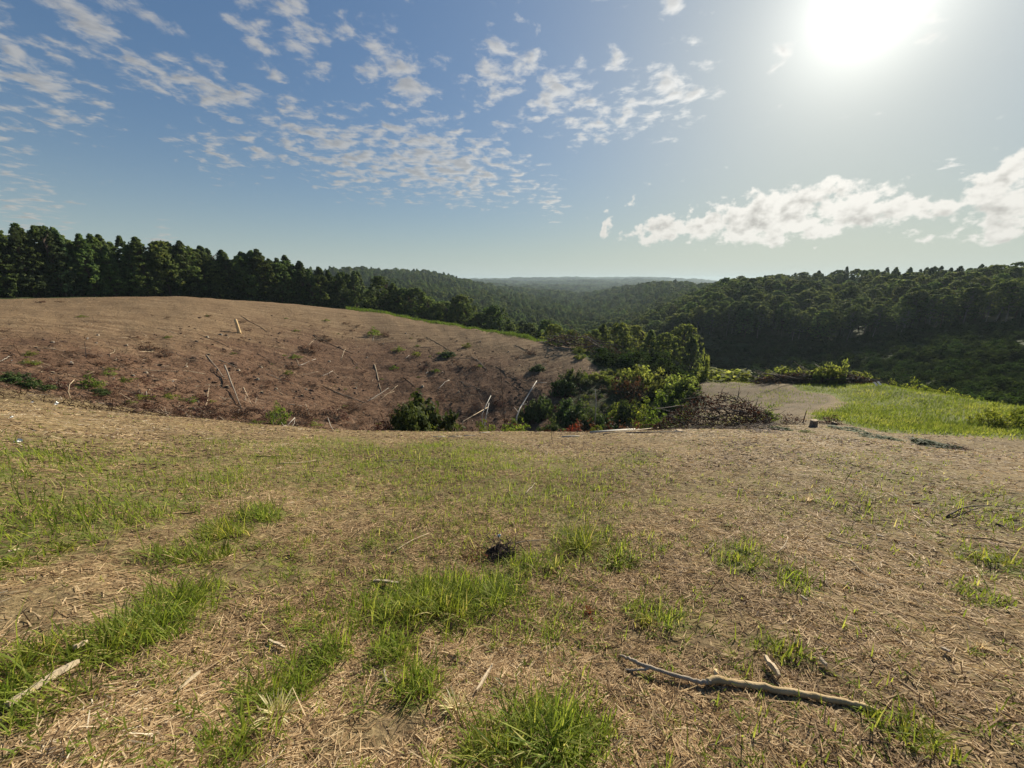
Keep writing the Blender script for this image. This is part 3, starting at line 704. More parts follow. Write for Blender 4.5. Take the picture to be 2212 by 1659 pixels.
def polar_pts(r, n, r0, r1, a0=-61, a1=61, power=0.0):
    R = np.exp(r.uniform(math.log(r0), math.log(r1), n)); a = np.radians(r.uniform(a0, a1, n))
    return R*np.sin(a), R*np.cos(a), R
SLOPE_END = np.interp
def near_edge(x, y): return np.interp(np.degrees(np.arctan2(x, y)), [-64,-53,-41,-31,-21,-11,0,9,19,27,34,40,45,50,54,64], [34,33,31,29,26,24,24,24,24,25,26,26,27,27,27,27])

# bare patches in the straw
BARE = [(836,1567,110,1.0),(760,1600,120,.9),(30,1320,120,.9),(170,1330,110,.7),(60,1290,110,.7),(200,1270,130,.5),(2100,1400,220,.4),(1900,1330,200,.35)]
bare_w = []
for (u, v, rr, s) in BARE:
    p = at(u, v); q = at(u, min(v+.3*rr, 1657)); bare_w.append((p.x, p.y, px2m(p, rr), max(.15, abs(math.hypot(q.x, q.y)-math.hypot(p.x, p.y))*1.3), s))
def bareness(x, y):
    g = np.zeros_like(x)
    for (px, py, rx, ry, s) in bare_w:
        a = math.atan2(px, py); e = (((x-px)*math.cos(a)-(y-py)*math.sin(a))/rx)**2 + (((x-px)*math.sin(a)+(y-py)*math.cos(a))/ry)**2
        g = np.maximum(g, s*np.clip(1.3-e, 0, 1))
    return g
r = rng(101)
# cut straw lying over the near slope
x, y, R = polar_pts(r, 420000, .55, 26)
x2, y2, R2 = polar_pts(r, 190000, .55, 11, 61, 299)       # the same litter goes on beside and behind the viewer
x, y, R = np.concatenate([x, x2]), np.concatenate([y, y2]), np.concatenate([R, R2])
cov = fbm(x*1.6+4, y*1.6+2, 4); cov2 = fbm(x*.35+14, y*.35+2, 3)
keep = (R < near_edge(x, y)) & (r.rand(len(x)) < np.clip(.15+1.9*(cov-.22), .12, 1)*(1-.93*bareness(x, y)))
x, y, R, cov, cov2 = x[keep], y[keep], R[keep], cov[keep], cov2[keep]; n = len(x)
g = greenness(x, y)
L = r.uniform(.02, .075, n)*(1+R*.05)*(1+.9*(r.rand(n) < .06)); W = r.uniform(.0022, .0045, n)*(1+R*.2)
az = r.uniform(0, 6.283, n)*.75 + r.normal(-.6, .5, n)
tone = np.clip(r.beta(1.7, 1.7, n)*1.0 + (cov2-.5)*.55 + (cov-.5)*.35 - .18*g, 0, 1)
sv_ = flats(x, y, L, W, az, np.where(r.rand(n) < .07, r.uniform(.1, .7, n), np.abs(r.normal(0, .05, n))), r.uniform(.001, .007, n), r, tone)
so = obj('straw', mesh('straw', sv_[0], sv_[1], M['straw'], sv_[2])); tag(so, 'dry cut straw littering the near slope', 'straw', kind='stuff')
# short living grass
x, y, R = polar_pts(r, 330000, .6, 27)
g = greenness(x, y); sp2 = fbm(x*3.1+40, y*3.1+11, 3)
keep = (R < near_edge(x, y)-.5) & (r.rand(len(x)) < np.clip(g*1.25-.18, 0, 1)*np.clip((sp2-.25)*2.6, .2, 1)*(.55+.12*sstep(R, 4, 9)) + .022*np.clip((sp2-.35)*4, 0, 1.5)) & (r.rand(len(x)) > bareness(x, y))
x, y, R, g = x[keep], y[keep], R[keep], g[keep]; n = len(x)
L = r.gamma(4.0, .022, n)*(.6+.9*g)*(1+R*.012); W = r.uniform(.003, .006, n)*(1+R*.10)
V, Fb, q = blades(x, y, L, W, r.uniform(.5, 1.45, n), r.uniform(0, 6.283, n), r.uniform(.2, .8, n), r, -.004, 2, np.clip(r.normal(.46, .2, n)+.12*(1-g), 0, 1))
go_ = obj('grass', mesh('grass', V, Fb, M['grass'], q)); tag(go_, 'thin living grass growing in patches through the straw', 'grass', kind='stuff')
print('GRASS', n)
# single sprigs of green all over the straw
tx, ty, tR = polar_pts(r, 5200, .8, 26); q1 = polar_pts(r, 2600, .8, 11, 61, 299); tx, ty, tR = np.concatenate([tx, q1[0]]), np.concatenate([ty, q1[1]]), np.concatenate([tR, q1[2]]); gg = greenness(tx, ty); kp = (tR < near_edge(tx, ty)-.5) & (r.rand(len(tx)) < .35+.65*np.clip(fbm(tx*.8+2, ty*.8+9, 3)*2-.75+gg, 0, 1)) & (r.rand(len(tx)) > bareness(tx, ty))
tx, ty, tR = tx[kp], ty[kp], tR[kp]; nb_ = r.randint(4, 13, len(tx)); k_ = np.repeat(np.arange(len(tx)), nb_); n = len(k_); sd = np.repeat(r.gamma(3, .3, len(tx))*.5+.5, nb_)
x = tx[k_]+r.normal(0, .016, n)*(1+.12*tR[k_]); y = ty[k_]+r.normal(0, .016, n)*(1+.12*tR[k_])
V, Fb, q = blades(x, y, r.uniform(.03, .095, n)*sd, r.uniform(.003, .0055, n)*(1+tR[k_]*.10), r.uniform(.25, 1.4, n), r.uniform(0, 6.283, n), r.uniform(.1, .7, n), r, -.003, 3, np.clip(r.normal(.5, .18, n)+np.repeat(r.normal(0, .15, len(tx)), nb_), 0, 1))
sg = obj('grass_sprigs', mesh('grass_sprigs', V, Fb, M['grass'], q)); tag(sg, 'small scattered green sprigs across the straw slope', 'grass', kind='stuff')
# bright grass of the knoll on the right
x, y, R = polar_pts(r, 150000, 25, 62, 16, 63)
k = sample(w_knoll, x, y) + .42*sample(w_pad, x, y)*(fbm(x*.3+7, y*.3+2, 3) > .52); keep = r.rand(len(x)) < np.clip(k*1.3-.25, 0, 1)*np.clip(.35+1.6*(fbm(x*.5, y*.5, 3)-.25), .1, 1); x, y = x[keep], y[keep]; n = len(x)
tall = fbm(x*.22+5, y*.22+9, 3)
V, Fb, q = blades(x, y, r.uniform(.10, .27, n)*(.55+1.1*tall), r.uniform(.018, .04, n), r.uniform(.8, 1.5, n), r.uniform(0, 6.283, n), r.uniform(.1, .6, n), r, -.02, 2, np.clip(r.normal(.5, .2, n)+(fbm(x*.9+3, y*.9, 3)-.5)*1.1, 0, 1))
ko = obj('knoll_grass', mesh('knoll_grass', V, Fb, M['grass_knoll'], q)); tag(ko, 'bright green grass covering the sunlit knoll', 'grass', kind='stuff')
# stubble over the upper hill and the bare pad, weeds along its crest
x, y, R = polar_pts(r, 120000, 24, 96, -62, 50)
kk = np.maximum(sample(w_tan*w_hill, x, y), sample(w_pad, x, y)*.3) + sample(w_hill, x, y)*.10
keep = (r.rand(len(x)) < kk) & (R > near_edge(x, y)-1); x, y, R = x[keep], y[keep], R[keep]; n = len(x)
L = r.uniform(.06, .16, n); V, Fb, q = blades(x, y, L, r.uniform(.02, .05, n), r.uniform(.2, 1.3, n), r.uniform(0, 6.283, n), r.uniform(.2, .8, n), r, -.02, 2, np.clip(r.normal(.45, .2, n), 0, 1))
to = obj('stubble', mesh('stubble', V, Fb, M['straw'], q)); tag(to, 'dry stubble over the upper part of the bare hill', 'stubble', kind='stuff')
az_ = np.radians(r.uniform(-23, 7.5, 15000)); cr = np.interp(np.degrees(az_), [-64,-53,-41,-31,-21,-11,0,9,20], [85,85,88,92,93,86,77,70,66])
R = cr + 2.2 + r.normal(0, 1.3, len(az_)); x, y = R*np.sin(az_), R*np.cos(az_); n = len(x)
V, Fb, q = blades(x, y, r.uniform(.3, .85, n)*(.6+.8*fbm(x*.3, y*.3, 3)), r.uniform(.04, .09, n), r.uniform(.9, 1.5, n), r.uniform(0, 6.283, n), r.uniform(.1, .5, n), r, -.02, 2, np.clip(r.normal(.12, .2, n), 0, 1))
wo_ = obj('crest_weeds', mesh('crest_weeds', V, Fb, M['grass_knoll'], q)); tag(wo_, 'green weeds along the back edge of the bare hill', 'weeds', kind='stuff')
# twigs, chips, bark and clods strewn over the cut hillside and along the foot of the near slope
x, y, R = polar_pts(r, 120000, 20, 92, -62, 36)
kk = sample(w_hill*(1-.93*w_tan), x, y) + .5*((np.abs(R-near_edge(x, y)) < 5)) + .5*sample(w_dark, x, y)*(R < 70)
keep = (r.rand(len(x)) < kk) & (R > near_edge(x, y)-5); x, y, R = x[keep], y[keep], R[keep]; n = len(x)
L = r.gamma(1.5, .2, n)+.05; W = r.uniform(.014, .05, n)
V, Fq, q = flats(x, y, L, W, np.where(r.rand(n) < .5, r.normal(-.38, .35, n), r.uniform(0, 6.283, n)), np.abs(r.normal(.12, .3, n)), r.uniform(0, .06, n), r, np.clip(r.beta(1.2, 3.0, n)+.65*(r.rand(n) < .08), 0, 1))
px_, py_, pR_ = polar_pts(r, 1500, 26, 80, -60, 20); kp = r.rand(len(px_)) < sample(w_hill*(1-.85*w_tan), px_, py_); px_, py_ = px_[kp], py_[kp]; m2 = len(px_)
v2, f2, q2 = flats(px_, py_, r.gamma(2, .25, m2)+.1, r.uniform(.03, .06, m2), r.uniform(0, 6.283, m2), np.abs(r.normal(.1, .25, m2)), r.uniform(.02, .1, m2), r, r.uniform(.8, 1, m2))
V, Fq, q = np.vstack([V, v2]), np.vstack([Fq, f2+len(V)]), np.concatenate([q, q2])
lo = obj('debris', mesh('debris', V, Fq, M['clutter'], q)); tag(lo, 'twigs, bark and chips strewn over the bare hillside', 'debris', kind='stuff')
# dark chips, bark crumbs and trampled bits on the lower near slope
x, y, R = polar_pts(r, 75000, 3.5, 27.5, -62, 62); kk = np.clip((fbm(x*.7+21, y*.7+3, 4)-.33)*3.2, .05, 1)*sstep(R, 3.5, 12)
keep = (r.rand(len(x)) < kk) & (R < near_edge(x, y)+1.5); x, y, R = x[keep], y[keep], R[keep]; n = len(x)
V, Fq, q = flats(x, y, r.gamma(2, .018, n)+.015+.001*R, r.uniform(.008, .018, n)*(1+.05*R), r.uniform(0, 6.283, n), np.abs(r.normal(.02, .14, n)), r.uniform(0, .008, n), r, np.clip(r.beta(2, 3.2, n)+.5*(r.rand(n) < .04), 0, 1))
co = obj('bark_crumbs', mesh('bark_crumbs', V, Fq, M['clutter'], q)); tag(co, 'dark bark crumbs and chips over the lower near slope', 'debris', kind='stuff')
# clods of turned soil
def clod_mesh(seed):
    rr = rng(seed); th = np.linspace(0, 6.283, 8)[:-1]
    V_ = [[0, 0, .55+rr.rand()*.2]] + [[math.cos(a)*(.55+.2*rr.rand()), math.sin(a)*(.5+.2*rr.rand()), .3+.2*rr.rand()] for a in th] + [[math.cos(a)*(.9+.3*rr.rand()), math.sin(a)*(.8+.3*rr.rand()), -.15] for a in th]
    k = 7; i = np.arange(k); j = (i+1) % k
    return mesh('clod', np.array(V_), [np.stack([1+i, 1+k+i, 1+k+j, 1+j], -1), np.stack([np.zeros(k, int), 1+i, 1+j], -1)], M['soil'])
m_, t_ = material('soil'); p_ = t_.node('ShaderNodeNewGeometry').outputs['Position']
out_principled(t_, t_.ramp(t_.noise(p_, 5, 5, .65), [(.3, (.05,.03,.021)), (.7, (.17,.105,.07))]), .95, .1); M['soil'] = m_
x, y, R = polar_pts(r, 5200, 24, 88, -62, 22)
keep = (r.rand(len(x)) < sample(w_hill*(1-.96*w_tan), x, y)) & (fbm(x*.2, y*.2, 3) > .42); x, y = x[keep], y[keep]; n = len(x)
s_ = r.gamma(2, .055, n)+.03
scatter('soil_clods', np.stack([x, y, ground(x, y)], -1), np.stack([r.normal(0, .3, n), r.normal(0, .3, n), r.uniform(0, 6.28, n)], -1), np.stack([s_, s_*.8, s_*.7], -1), r.randint(0, 4, n), [clod_mesh(s) for s in range(4)], 'clods of turned red-brown soil on the bare hillside', 'soil')
# ------------------------------------------------------------------ shrubs, brush and weeds
def make_shrub(kind, seed):
    """unit shrub: about 1 high and 1 across the half-width; stems and foliage"""
    r = rng(seed); sb = MB(); fb = MB()
    if kind == 'leafy': ns, nc, lpc, ls = 9, 46, 34, .085
    elif kind == 'weed': ns, nc, lpc, ls = 12, 30, 20, .075
    elif kind == 'dead': ns, nc, lpc, ls = 46, 34, 13, .065
    elif kind == 'thin': ns, nc, lpc, ls = 14, 14, 12, .07
    for k in range(ns):
        a = r.uniform(0, 6.28); el = r.uniform(.5, 1.4) if kind != 'dead' else r.uniform(.05, 1.35)
        L = r.uniform(.6, 1.15); b0 = r.normal(0, .22 if kind == 'dead' else .08, 3)*np.array([1, 1, 0])
        sb.add(*tube(wander(b0, (math.cos(a)*math.cos(el), math.sin(a)*math.cos(el), math.sin(el)), L, 4, r, .22, .06), np.linspace(.014, .004, 5), 4, False))
    ph = r.uniform(0, 6.28, 3)
    for k in range(nc):
        d = unit(r.normal(0, 1, 3)); d[2] = abs(d[2])
        rad = r.uniform(.45, 1)**.6*(1+.25*math.sin(3*math.atan2(d[1], d[0])+ph[0])+.15*math.sin(6*d[2]+ph[1]))
        c = d*np.array([.82, .82, .88])*rad; c[2] = max(.08, c[2])
        n = int(lpc*r.uniform(.7, 1.3)); dv = unit(r.normal(0, 1, (n, 3))); cr = r.uniform(.16, .30)
        q = c + dv*(r.rand(n, 1)**.45)*cr*np.array([1, 1, .75]); q[:, 2] = np.maximum(q[:, 2], .02)
        V_, F_ = leaf_quads(q, dv*.7+d*.5+np.array([0, 0, .5]), ls, r, 2.0)
        fb.add(V_, F_, np.repeat(np.clip(r.normal(.5, .2, n)+r.normal(0, .15), 0, 1), 4))
    return sb, fb
SH = {}
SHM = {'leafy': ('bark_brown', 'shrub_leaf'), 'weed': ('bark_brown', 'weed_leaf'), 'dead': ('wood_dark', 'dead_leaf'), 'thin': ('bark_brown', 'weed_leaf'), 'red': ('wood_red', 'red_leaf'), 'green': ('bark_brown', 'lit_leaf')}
for kind, base_k, seeds in (('leafy','leafy',(41,42,43)),('weed','weed',(51,52,53)),('dead','dead',(61,62,63)),('thin','thin',(71,72)),('red','dead',(81,)),('green','leafy',(91,92))):
    for s in seeds:
        sb, fb = make_shrub(base_k, s)
        SH.setdefault(kind, []).append((sb.me('stems', M[SHM[kind][0]]), fb.me('foliage', M[SHM[kind][1]])))
def shrub(name, kind, vi, x, y, w, h, rz, label, cat='shrub', group=None, d=None):
    sm, fm = SH[kind][vi % len(SH[kind])]
    e = bpy.data.objects.new(name, None); COL.objects.link(e); e.empty_display_size = .2
    e.location = (x, y, float(ground(x, y))-.06); e.rotation_euler = (0, 0, rz); e.scale = (w*.5, (d or w)*.5, h)
    tag(e, label, cat, group); obj('stems', sm, e); obj('foliage', fm, e); return e
def spot(u, R, v=900):
    az, _ = pix_dir(u, v); return R*math.sin(az), R*math.cos(az)
def shrub_px(name, kind, vi, u, vtop, wpx, R, label, cat='shrub', group=None, hmin=.4, hmax=9, lock=False):
    az, t = pix_dir(u, vtop); best = None
    for Rr in np.linspace(max(19.5, R*(.97 if lock else .72)), R*(1.03 if lock else 1.3), 40):     # stand it where its height suits its width
        x, y = spot(u, Rr, vtop+20); z = float(ground(x, y)); h = EYE + Rr*t - z; p = Vector((x, y, z)); w_ = px2m(p, wpx)
        if h < .25: continue
        sc = abs(math.log(h/(w_*.72))) + .8*abs(math.log(Rr/R))
        if best is None or sc < best[0]: best = (sc, x, y, z, h)
    if best: _, x, y, z, h = best
    else: x, y = spot(u, R, vtop+20); z = float(ground(x, y)); h = hmin
    h = min(hmax, max(hmin, h)); p = Vector((x, y, z))
    return shrub(name, kind, vi, x, y, px2m(p, wpx), h, (u*.013) % 6.28, label, cat, group)
S = shrub_px
S('round_bush', 'leafy', 0, 912, 838, 150, 24.5, 'large dense round dark green bush at the foot of the near slope', lock=True)
S('leafy_shrub', 'leafy', 1, 884, 858, 90, 24.5, 'dark green shrub crowding the near side of the round bush')
S('dead_brush', 'dead', 0, 852, 880, 84, 26.5, 'dark leafless brush tangled beside the round green bush', 'brush')
S('dead_brush', 'dead', 1, 815, 905, 80, 25.5, 'low brown brush trailing away from the round green bush', 'brush')
S('laurel_shrub', 'leafy', 2, 1215, 808, 62, 49, 'tall dark green shrub at the top of the gully thicket')
S('laurel_shrub', 'leafy', 0, 1172, 852, 74, 42, 'broad dark green shrub on the bare-hill side of the gully thicket')
S('laurel_shrub', 'leafy', 1, 1232, 856, 84, 40, 'wide dark green shrub in the middle of the gully thicket')
S('laurel_shrub', 'leafy', 2, 1278, 876, 72, 37, 'dark green shrub in the gully thicket above the red dead bush')
S('laurel_shrub', 'leafy', 0, 1148, 862, 60, 37, 'small dark green shrub at the lower edge of the gully thicket by white branches')
S('laurel_shrub', 'leafy', 1, 1238, 792, 55, 56, 'dark green shrub high on the slope behind the gully thicket')
S('laurel_shrub', 'leafy', 2, 1350, 862, 62, 42, 'dark green shrub between the gully thicket and the yellow-green weeds')
S('laurel_shrub', 'leafy', 2, 1195, 902, 76, 30, 'low dark shrub at the crest of the near slope by the thin dead stem')
S('laurel_shrub', 'leafy', 1, 1305, 893, 66, 33, 'low dark green shrub just above the big pale logs')
S('dead_brush', 'dead', 2, 1105, 895, 80, 30, 'dark brown brush behind the white leaning branches', 'brush')
S('dead_brush', 'dead', 0, 1260, 905, 90, 27, 'blackish brush under the gully thicket beside the red dead bush', 'brush')
S('dead_brush', 'dead', 1, 1360, 905, 110, 27, 'rust-brown brush behind the big pale logs', 'brush')
S('dead_brush', 'dead', 2, 1180, 915, 90, 24, 'low dark brush along the crest between weeds and red bush', 'brush')
S('dead_brush', 'dead', 1, 1368, 806, 90, 62, 'brown brush on the green shoulder below the slash pile', 'brush')
S('red_dead_bush', 'red', 0, 1243, 908, 66, 23, 'bright red-brown dead bush at the crest of the near slope')
S('yellow_green_shrub', 'weed', 0, 1395, 862, 66, 46, 'yellow-green shrub in the draw above the brown brush heap')
S('yellow_green_shrub', 'weed', 1, 1440, 842, 66, 56, 'yellow-green shrub at the mouth of the draw')
S('yellow_green_shrub', 'weed', 2, 1420, 880, 72, 40, 'low yellow-green shrub behind the brown brush heap')
S('yellow_green_shrub', 'weed', 0, 1330, 875, 60, 38, 'olive shrub between two dark shrubs above the big pale logs')
S('yellow_green_shrub', 'weed', 1, 1395, 890, 70, 30, 'olive weedy shrub at the end of the big pale logs')
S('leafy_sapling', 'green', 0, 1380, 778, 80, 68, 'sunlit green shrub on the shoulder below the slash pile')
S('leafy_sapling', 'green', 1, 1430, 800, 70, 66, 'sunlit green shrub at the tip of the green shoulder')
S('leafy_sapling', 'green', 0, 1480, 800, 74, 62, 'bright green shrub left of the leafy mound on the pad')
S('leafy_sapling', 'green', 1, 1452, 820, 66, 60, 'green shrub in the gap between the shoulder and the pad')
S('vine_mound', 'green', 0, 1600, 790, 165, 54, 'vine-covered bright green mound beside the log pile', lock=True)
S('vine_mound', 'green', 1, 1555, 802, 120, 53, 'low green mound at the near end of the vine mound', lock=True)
S('leafy_sapling', 'green', 1, 1525, 760, 26, 70, 'slim young sapling standing between thicket and vine mound', 'tree')
for k, (u, vt, wp, lab) in enumerate([(1695,782,70,'leafy green shrub at the near end of the log pile'),(1738,793,60,'vine-tangled shrub on the log pile'),(1775,784,40,'rounded bright shrub behind the middle of the log pile'),
     (1808,780,44,'tall bright shrub sticking up behind the log pile'),(1850,792,60,'leafy shrub at the far end of the log pile'),(1872,812,50,'low shrub where the log pile meets the bright grass')]):
    S('pile_shrub', 'green', k, u, vt, wp*1.4, 53.3, lab, lock=True)
for k, (u, vt, wp, R) in enumerate([(1970,818,60,54),(2000,828,50,52),(2028,834,40,50),(2052,840,44,48),(2076,846,40,47),(2110,858,60,45.5),(2150,868,70,44),(2190,876,70,42.5),(2205,880,50,42),(1925,822,60,54),(2130,862,50,46)]):
    S('edge_weed', 'weed', k, u, vt, wp, R, '%s clump of rim weeds from the log pile along the bright knoll' % ['second','third','fourth','fifth','sixth','seventh','ninth','tenth','last','first','eighth'][k], 'weed', 'weeds on the rim of the knoll', .5)
for k, (u, vt, wp, R, lab) in enumerate([(925,910,42,21.5,'yellow-green weeds in front of the white leaning branches'),(1045,905,50,21.5,'broad-leaved weeds on the crest below the white branches'),
     (1105,905,60,21.5,'broad-leaved light green weeds on the crest by the thin dead stem'),(1130,898,40,22.5,'pale yellow-green weed beside the thin dead stem'),(965,925,40,20.6,'small weed at the foot of the round bush'),
     (1290,918,40,21.5,'small weeds beside the red dead bush'),(600,868,44,38,'bright green weed patch low on the bare hillside'),(595,885,50,36,'green weeds at the bottom of the bare hillside'),
     (1345,860,46,40,'pale-leaved weeds above the big pale logs'),(1325,868,30,41,'pale bush with whitish leaves in the gully')]):
    S('weeds', 'thin' if k in (0, 3, 8) else 'weed', k, u, vt, wp, R, lab, 'weed', 'weeds along the gully')
# green and dead tufts left standing on the bare hillside
def S2(name, kind, vi, u, v, wpx, hpx, label, cat='shrub', group=None):
    p = at(u, v); return shrub(name, kind, vi, p.x, p.y, px2m(p, wpx), px2m(p, hpx), (u*.017) % 6.28, label, cat, group)
for k, (u, v, wp, hp, kd, lab) in enumerate([
    (808,724,34,18,'weed','olive green tuft near the crest of the bare hill'),(832,728,24,12,'dead','dark brush beside the olive tuft near the hill crest'),(966,770,36,14,'leafy','low green tuft mid-slope on the bare hill'),
    (862,758,30,10,'weed','small green tuft below the olive tuft on the hill'),(900,768,24,10,'weed','small weedy tuft in the middle of the bare hill'),(1162,800,40,14,'leafy','green tuft on the hillside left of the gully thicket'),
    (1147,765,36,14,'dead','brown brush clump high on the hillside near the slash pile'),(1010,750,26,10,'weed','faint green tuft on the upper hillside right of centre'),
    (318,758,44,22,'dead','brown twiggy clump on the left part of the bare hill'),(352,768,50,14,'dead','flat dead brush right of the twiggy clump on the hill'),(668,762,60,18,'dead','red-brown brush patch right of the upright post'),
    (24,826,60,26,'leafy','dark green bush at the left end of the gully'),(60,836,56,20,'leafy','dark green bush by the left gully, second from the picture edge'),(92,842,50,14,'leafy','low dark bush at the inner end of the left gully'),
    (128,838,56,22,'dead','dead brown brush in the left gully'),(196,836,56,26,'weed','light green leafy bush in the left gully'),(205,852,60,14,'leafy','small green bush below the light green one in the left gully'),
    (310,862,60,12,'dead','low dead brush at the foot of the hill, left part'),(420,885,90,14,'dead','matted brush below the leaning log'),(520,895,90,18,'dead','matted dead brush along the foot of the hill'),
    (640,898,90,22,'dead','thicker dead brush at the foot of the hill before the round bush'),(720,905,90,22,'dead','dead brush at the foot of the hill nearest the round bush'),(404,868,50,10,'weed','greenish weeds at the foot of the hill below the leaning log'),
    (760,885,60,16,'dead','dead brush at the hill foot behind the round bush'),(700,735,50,10,'dead','flat brush streak on the upper hill')]):
    S2({'dead': 'dead_brush', 'weed': 'weed_tuft', 'leafy': 'low_bush'}[kd], kd, k, u, v, wp, hp, lab, 'brush' if kd == 'dead' else 'shrub', 'tufts left on the bare hillside')
# weeds and slash between the near slope and the knoll
for k, (u, v, wp, hp, kd, lab) in enumerate([
    (1660,908,56,34,'weed','tall green weeds right of the brown brush heap'),(1712,916,60,22,'dead','curled dead leaves left of the cut stump'),(1800,916,60,22,'dead','dead leafy slash right of the cut stump'),
    (1690,930,50,10,'leafy','low green plants in front of the thin white pole'),(1830,930,70,8,'leafy','low creeping plants by the edge of the bright grass'),(1745,935,40,8,'weed','small weeds at the base of the stump'),
    (2030,968,110,14,'leafy','cut leafy slash with whitish undersides at the edge of the bright grass'),(2075,972,60,12,'dead','dark cut brush at the edge of the bright grass'),(2000,960,60,8,'leafy','flat green slash by the bright grass'),
    (1905,948,80,9,'leafy','low dark plants along the lower edge of the bright grass'),(1660,936,90,8,'dead','fallen dead leaves below the thin white pole')]):
    S2({'dead': 'dead_slash', 'weed': 'weeds', 'leafy': 'low_plants'}[kd], kd, k, u, v, wp, hp, lab, 'brush' if kd == 'dead' else 'weed')

# undergrowth of the shaded valley; its dark leaf colour partly stands in for shade
r = rng(303)
x, y, R = polar_pts(r, 8500, 62, 165, 13, 62)
dd = np.degrees(np.arctan2(x, y)); keep = (R < RT(dd)+8) & (sample(w_dark, x, y) > .35); x, y = x[keep], y[keep]; n = len(x)
s_ = r.gamma(3, .32, n)+.3
under = []
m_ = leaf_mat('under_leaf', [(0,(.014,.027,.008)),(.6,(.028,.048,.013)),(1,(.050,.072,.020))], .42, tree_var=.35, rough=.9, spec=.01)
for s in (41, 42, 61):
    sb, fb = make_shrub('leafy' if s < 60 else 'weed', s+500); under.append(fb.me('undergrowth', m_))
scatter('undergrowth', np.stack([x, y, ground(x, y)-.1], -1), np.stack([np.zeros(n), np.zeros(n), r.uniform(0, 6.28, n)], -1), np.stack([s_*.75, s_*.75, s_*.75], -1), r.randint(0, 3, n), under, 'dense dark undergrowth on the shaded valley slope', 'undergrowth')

# small dead tufts all over the cut hillside
x, y, R = polar_pts(r, 2600, 27, 90, -60, 14)
keep = (r.rand(len(x)) < sample(w_hill*(1-.9*w_tan), x, y)*np.clip((fbm(x*.16+8, y*.16, 3)-.34)*4, .03, 1)) & (R > near_edge(x, y)+1); x, y, R = x[keep], y[keep], R[keep]; n = len(x); s_ = r.gamma(2.5, .12, n)+.1
scatter('hill_brush', np.stack([x, y, ground(x, y)-.03], -1), np.stack([np.zeros(n), np.zeros(n), r.uniform(0, 6.28, n)], -1), np.stack([s_*1.25, s_*1.25, s_*.6], -1), r.choice([0, 1, 2, 2, 3, 0, 1, 4], n), [SH['dead'][0][1], SH['dead'][1][1], SH['dead'][0][0], SH['dead'][2][0], SH['weed'][0][1]], 'small dead tufts and twigs dotted over the cut hillside', 'brush')
# tangle of weeds and cut brush filling the draw and the green shoulder
x, y, R = polar_pts(r, 1500, 27, 82, 5, 30)
dd = np.degrees(np.arctan2(x, y)); kw = np.maximum(sample(w_dark, x, y), sample(w_knoll, x, y))*(1-sstep(dd, 25, 28)*(R < 50))
keep = (r.rand(len(x)) < kw) & (R > near_edge(x, y)+2.5); x, y, R = x[keep], y[keep], R[keep]; n = len(x); s_ = r.gamma(3, .12, n)+.18
gp = [SH['weed'][0][1], SH['leafy'][0][1], SH['dead'][0][1], SH['dead'][1][0], SH['green'][0][1], SH['weed'][1][1]]
pk = np.where(R > 56, r.choice([4, 5, 0, 4], n), r.choice([0, 2, 2, 3, 5, 1], n))
scatter('gully_growth', np.stack([x, y, ground(x, y)-.05], -1), np.stack([np.zeros(n), np.zeros(n), r.uniform(0, 6.28, n)], -1), np.stack([s_, s_, s_*.9], -1), pk, gp, 'tangled weeds and cut brush filling the draw', 'undergrowth')

# ------------------------------------------------------------------ names of the marks that small things lie near
MARKS = [((517,712),'the upright post'),((908,885),'the round green bush'),((503,838),'the leaning log'),((808,718),'the olive tuft by the hill crest'),((1260,740),'the slash pile'),
         ((60,830),'the dark bushes of the left gully'),((1225,850),'the gully thicket'),((318,758),'the twiggy clump on the hill'),((1520,890),'the brown brush heap'),((966,770),'the low green mid-slope tuft')]
class Namer:
    """collects things of one sort and words a label for each that singles it out"""
    def __init__(s): s.items = []
    def add(s, o, u, v, adj): s.items.append((o, u, v, adj))
    def finish(s):
        keyed = {}
        for o, u, v, adj in s.items:
            (mu, mv), nm = min(MARKS, key=lambda m: math.hypot(m[0][0]-u, (m[0][1]-v)*1.6))
            du, dv = u-mu, v-mv; rel = ('below' if dv > 0 else 'above') if abs(dv)*1.3 > abs(du) else ('right of' if du > 0 else 'left of')
            keyed.setdefault((adj, rel, nm), []).append((math.hypot(du, dv), o))
        for (adj, rel, nm), lst in keyed.items():
            lst.sort(key=lambda q: q[0])
            for k, (d_, o) in enumerate(lst):
                o['label'] = '%s %s %s' % (adj, rel, nm) if len(lst) == 1 else '%s %s %s %s' % (['nearest','second nearest','third nearest','fourth nearest','fifth nearest','sixth nearest','seventh nearest','eighth nearest','farthest'][min(k, 8)], adj, rel, nm)

# ------------------------------------------------------------------ fallen poles on the hillside
def pole_mesh(pts, r0, r1, mat, sides=7, seed=0, jit=.0):
    rr = rng(seed); pts = np.array([tuple(p) for p in pts]); pts[1:-1] += rr.normal(0, jit, pts[1:-1].shape)
    c = pts[0].copy(); rad = np.linspace(r0, r1, len(pts))*(1+rr.uniform(-.12, .12, len(pts)))
    V_, F_ = tube(pts-c, rad, sides); return mesh('wood', V_, F_, M[mat], smooth=True), c
def lying(u1, v1, u2, v2, w1, w2, lift=.0, n=6):
    a, b = at(u1, v1), at(u2, v2); out = []
    r1, r2 = px2m(a, w1)*.5, px2m(b, w2)*.5
    for k in range(n):
        f = k/(n-1); p = a.lerp(b, f); g_ = float(ground(p.x, p.y)); p.z = max(g_, p.z*.5+g_*.5) + (r1+(r2-r1)*f)*.8 + lift*f
        out.append(p)
    return out, r1, r2
Z1 = lambda x, y: (x*.3472, 466.3+y*.3472)
Z2 = lambda x, y: (713.2+x*.3472, 521.2+y*.3472)
Z3 = lambda x, y: (1426.4+x*.3551, 521.2+y*.3551)
poles = Namer()
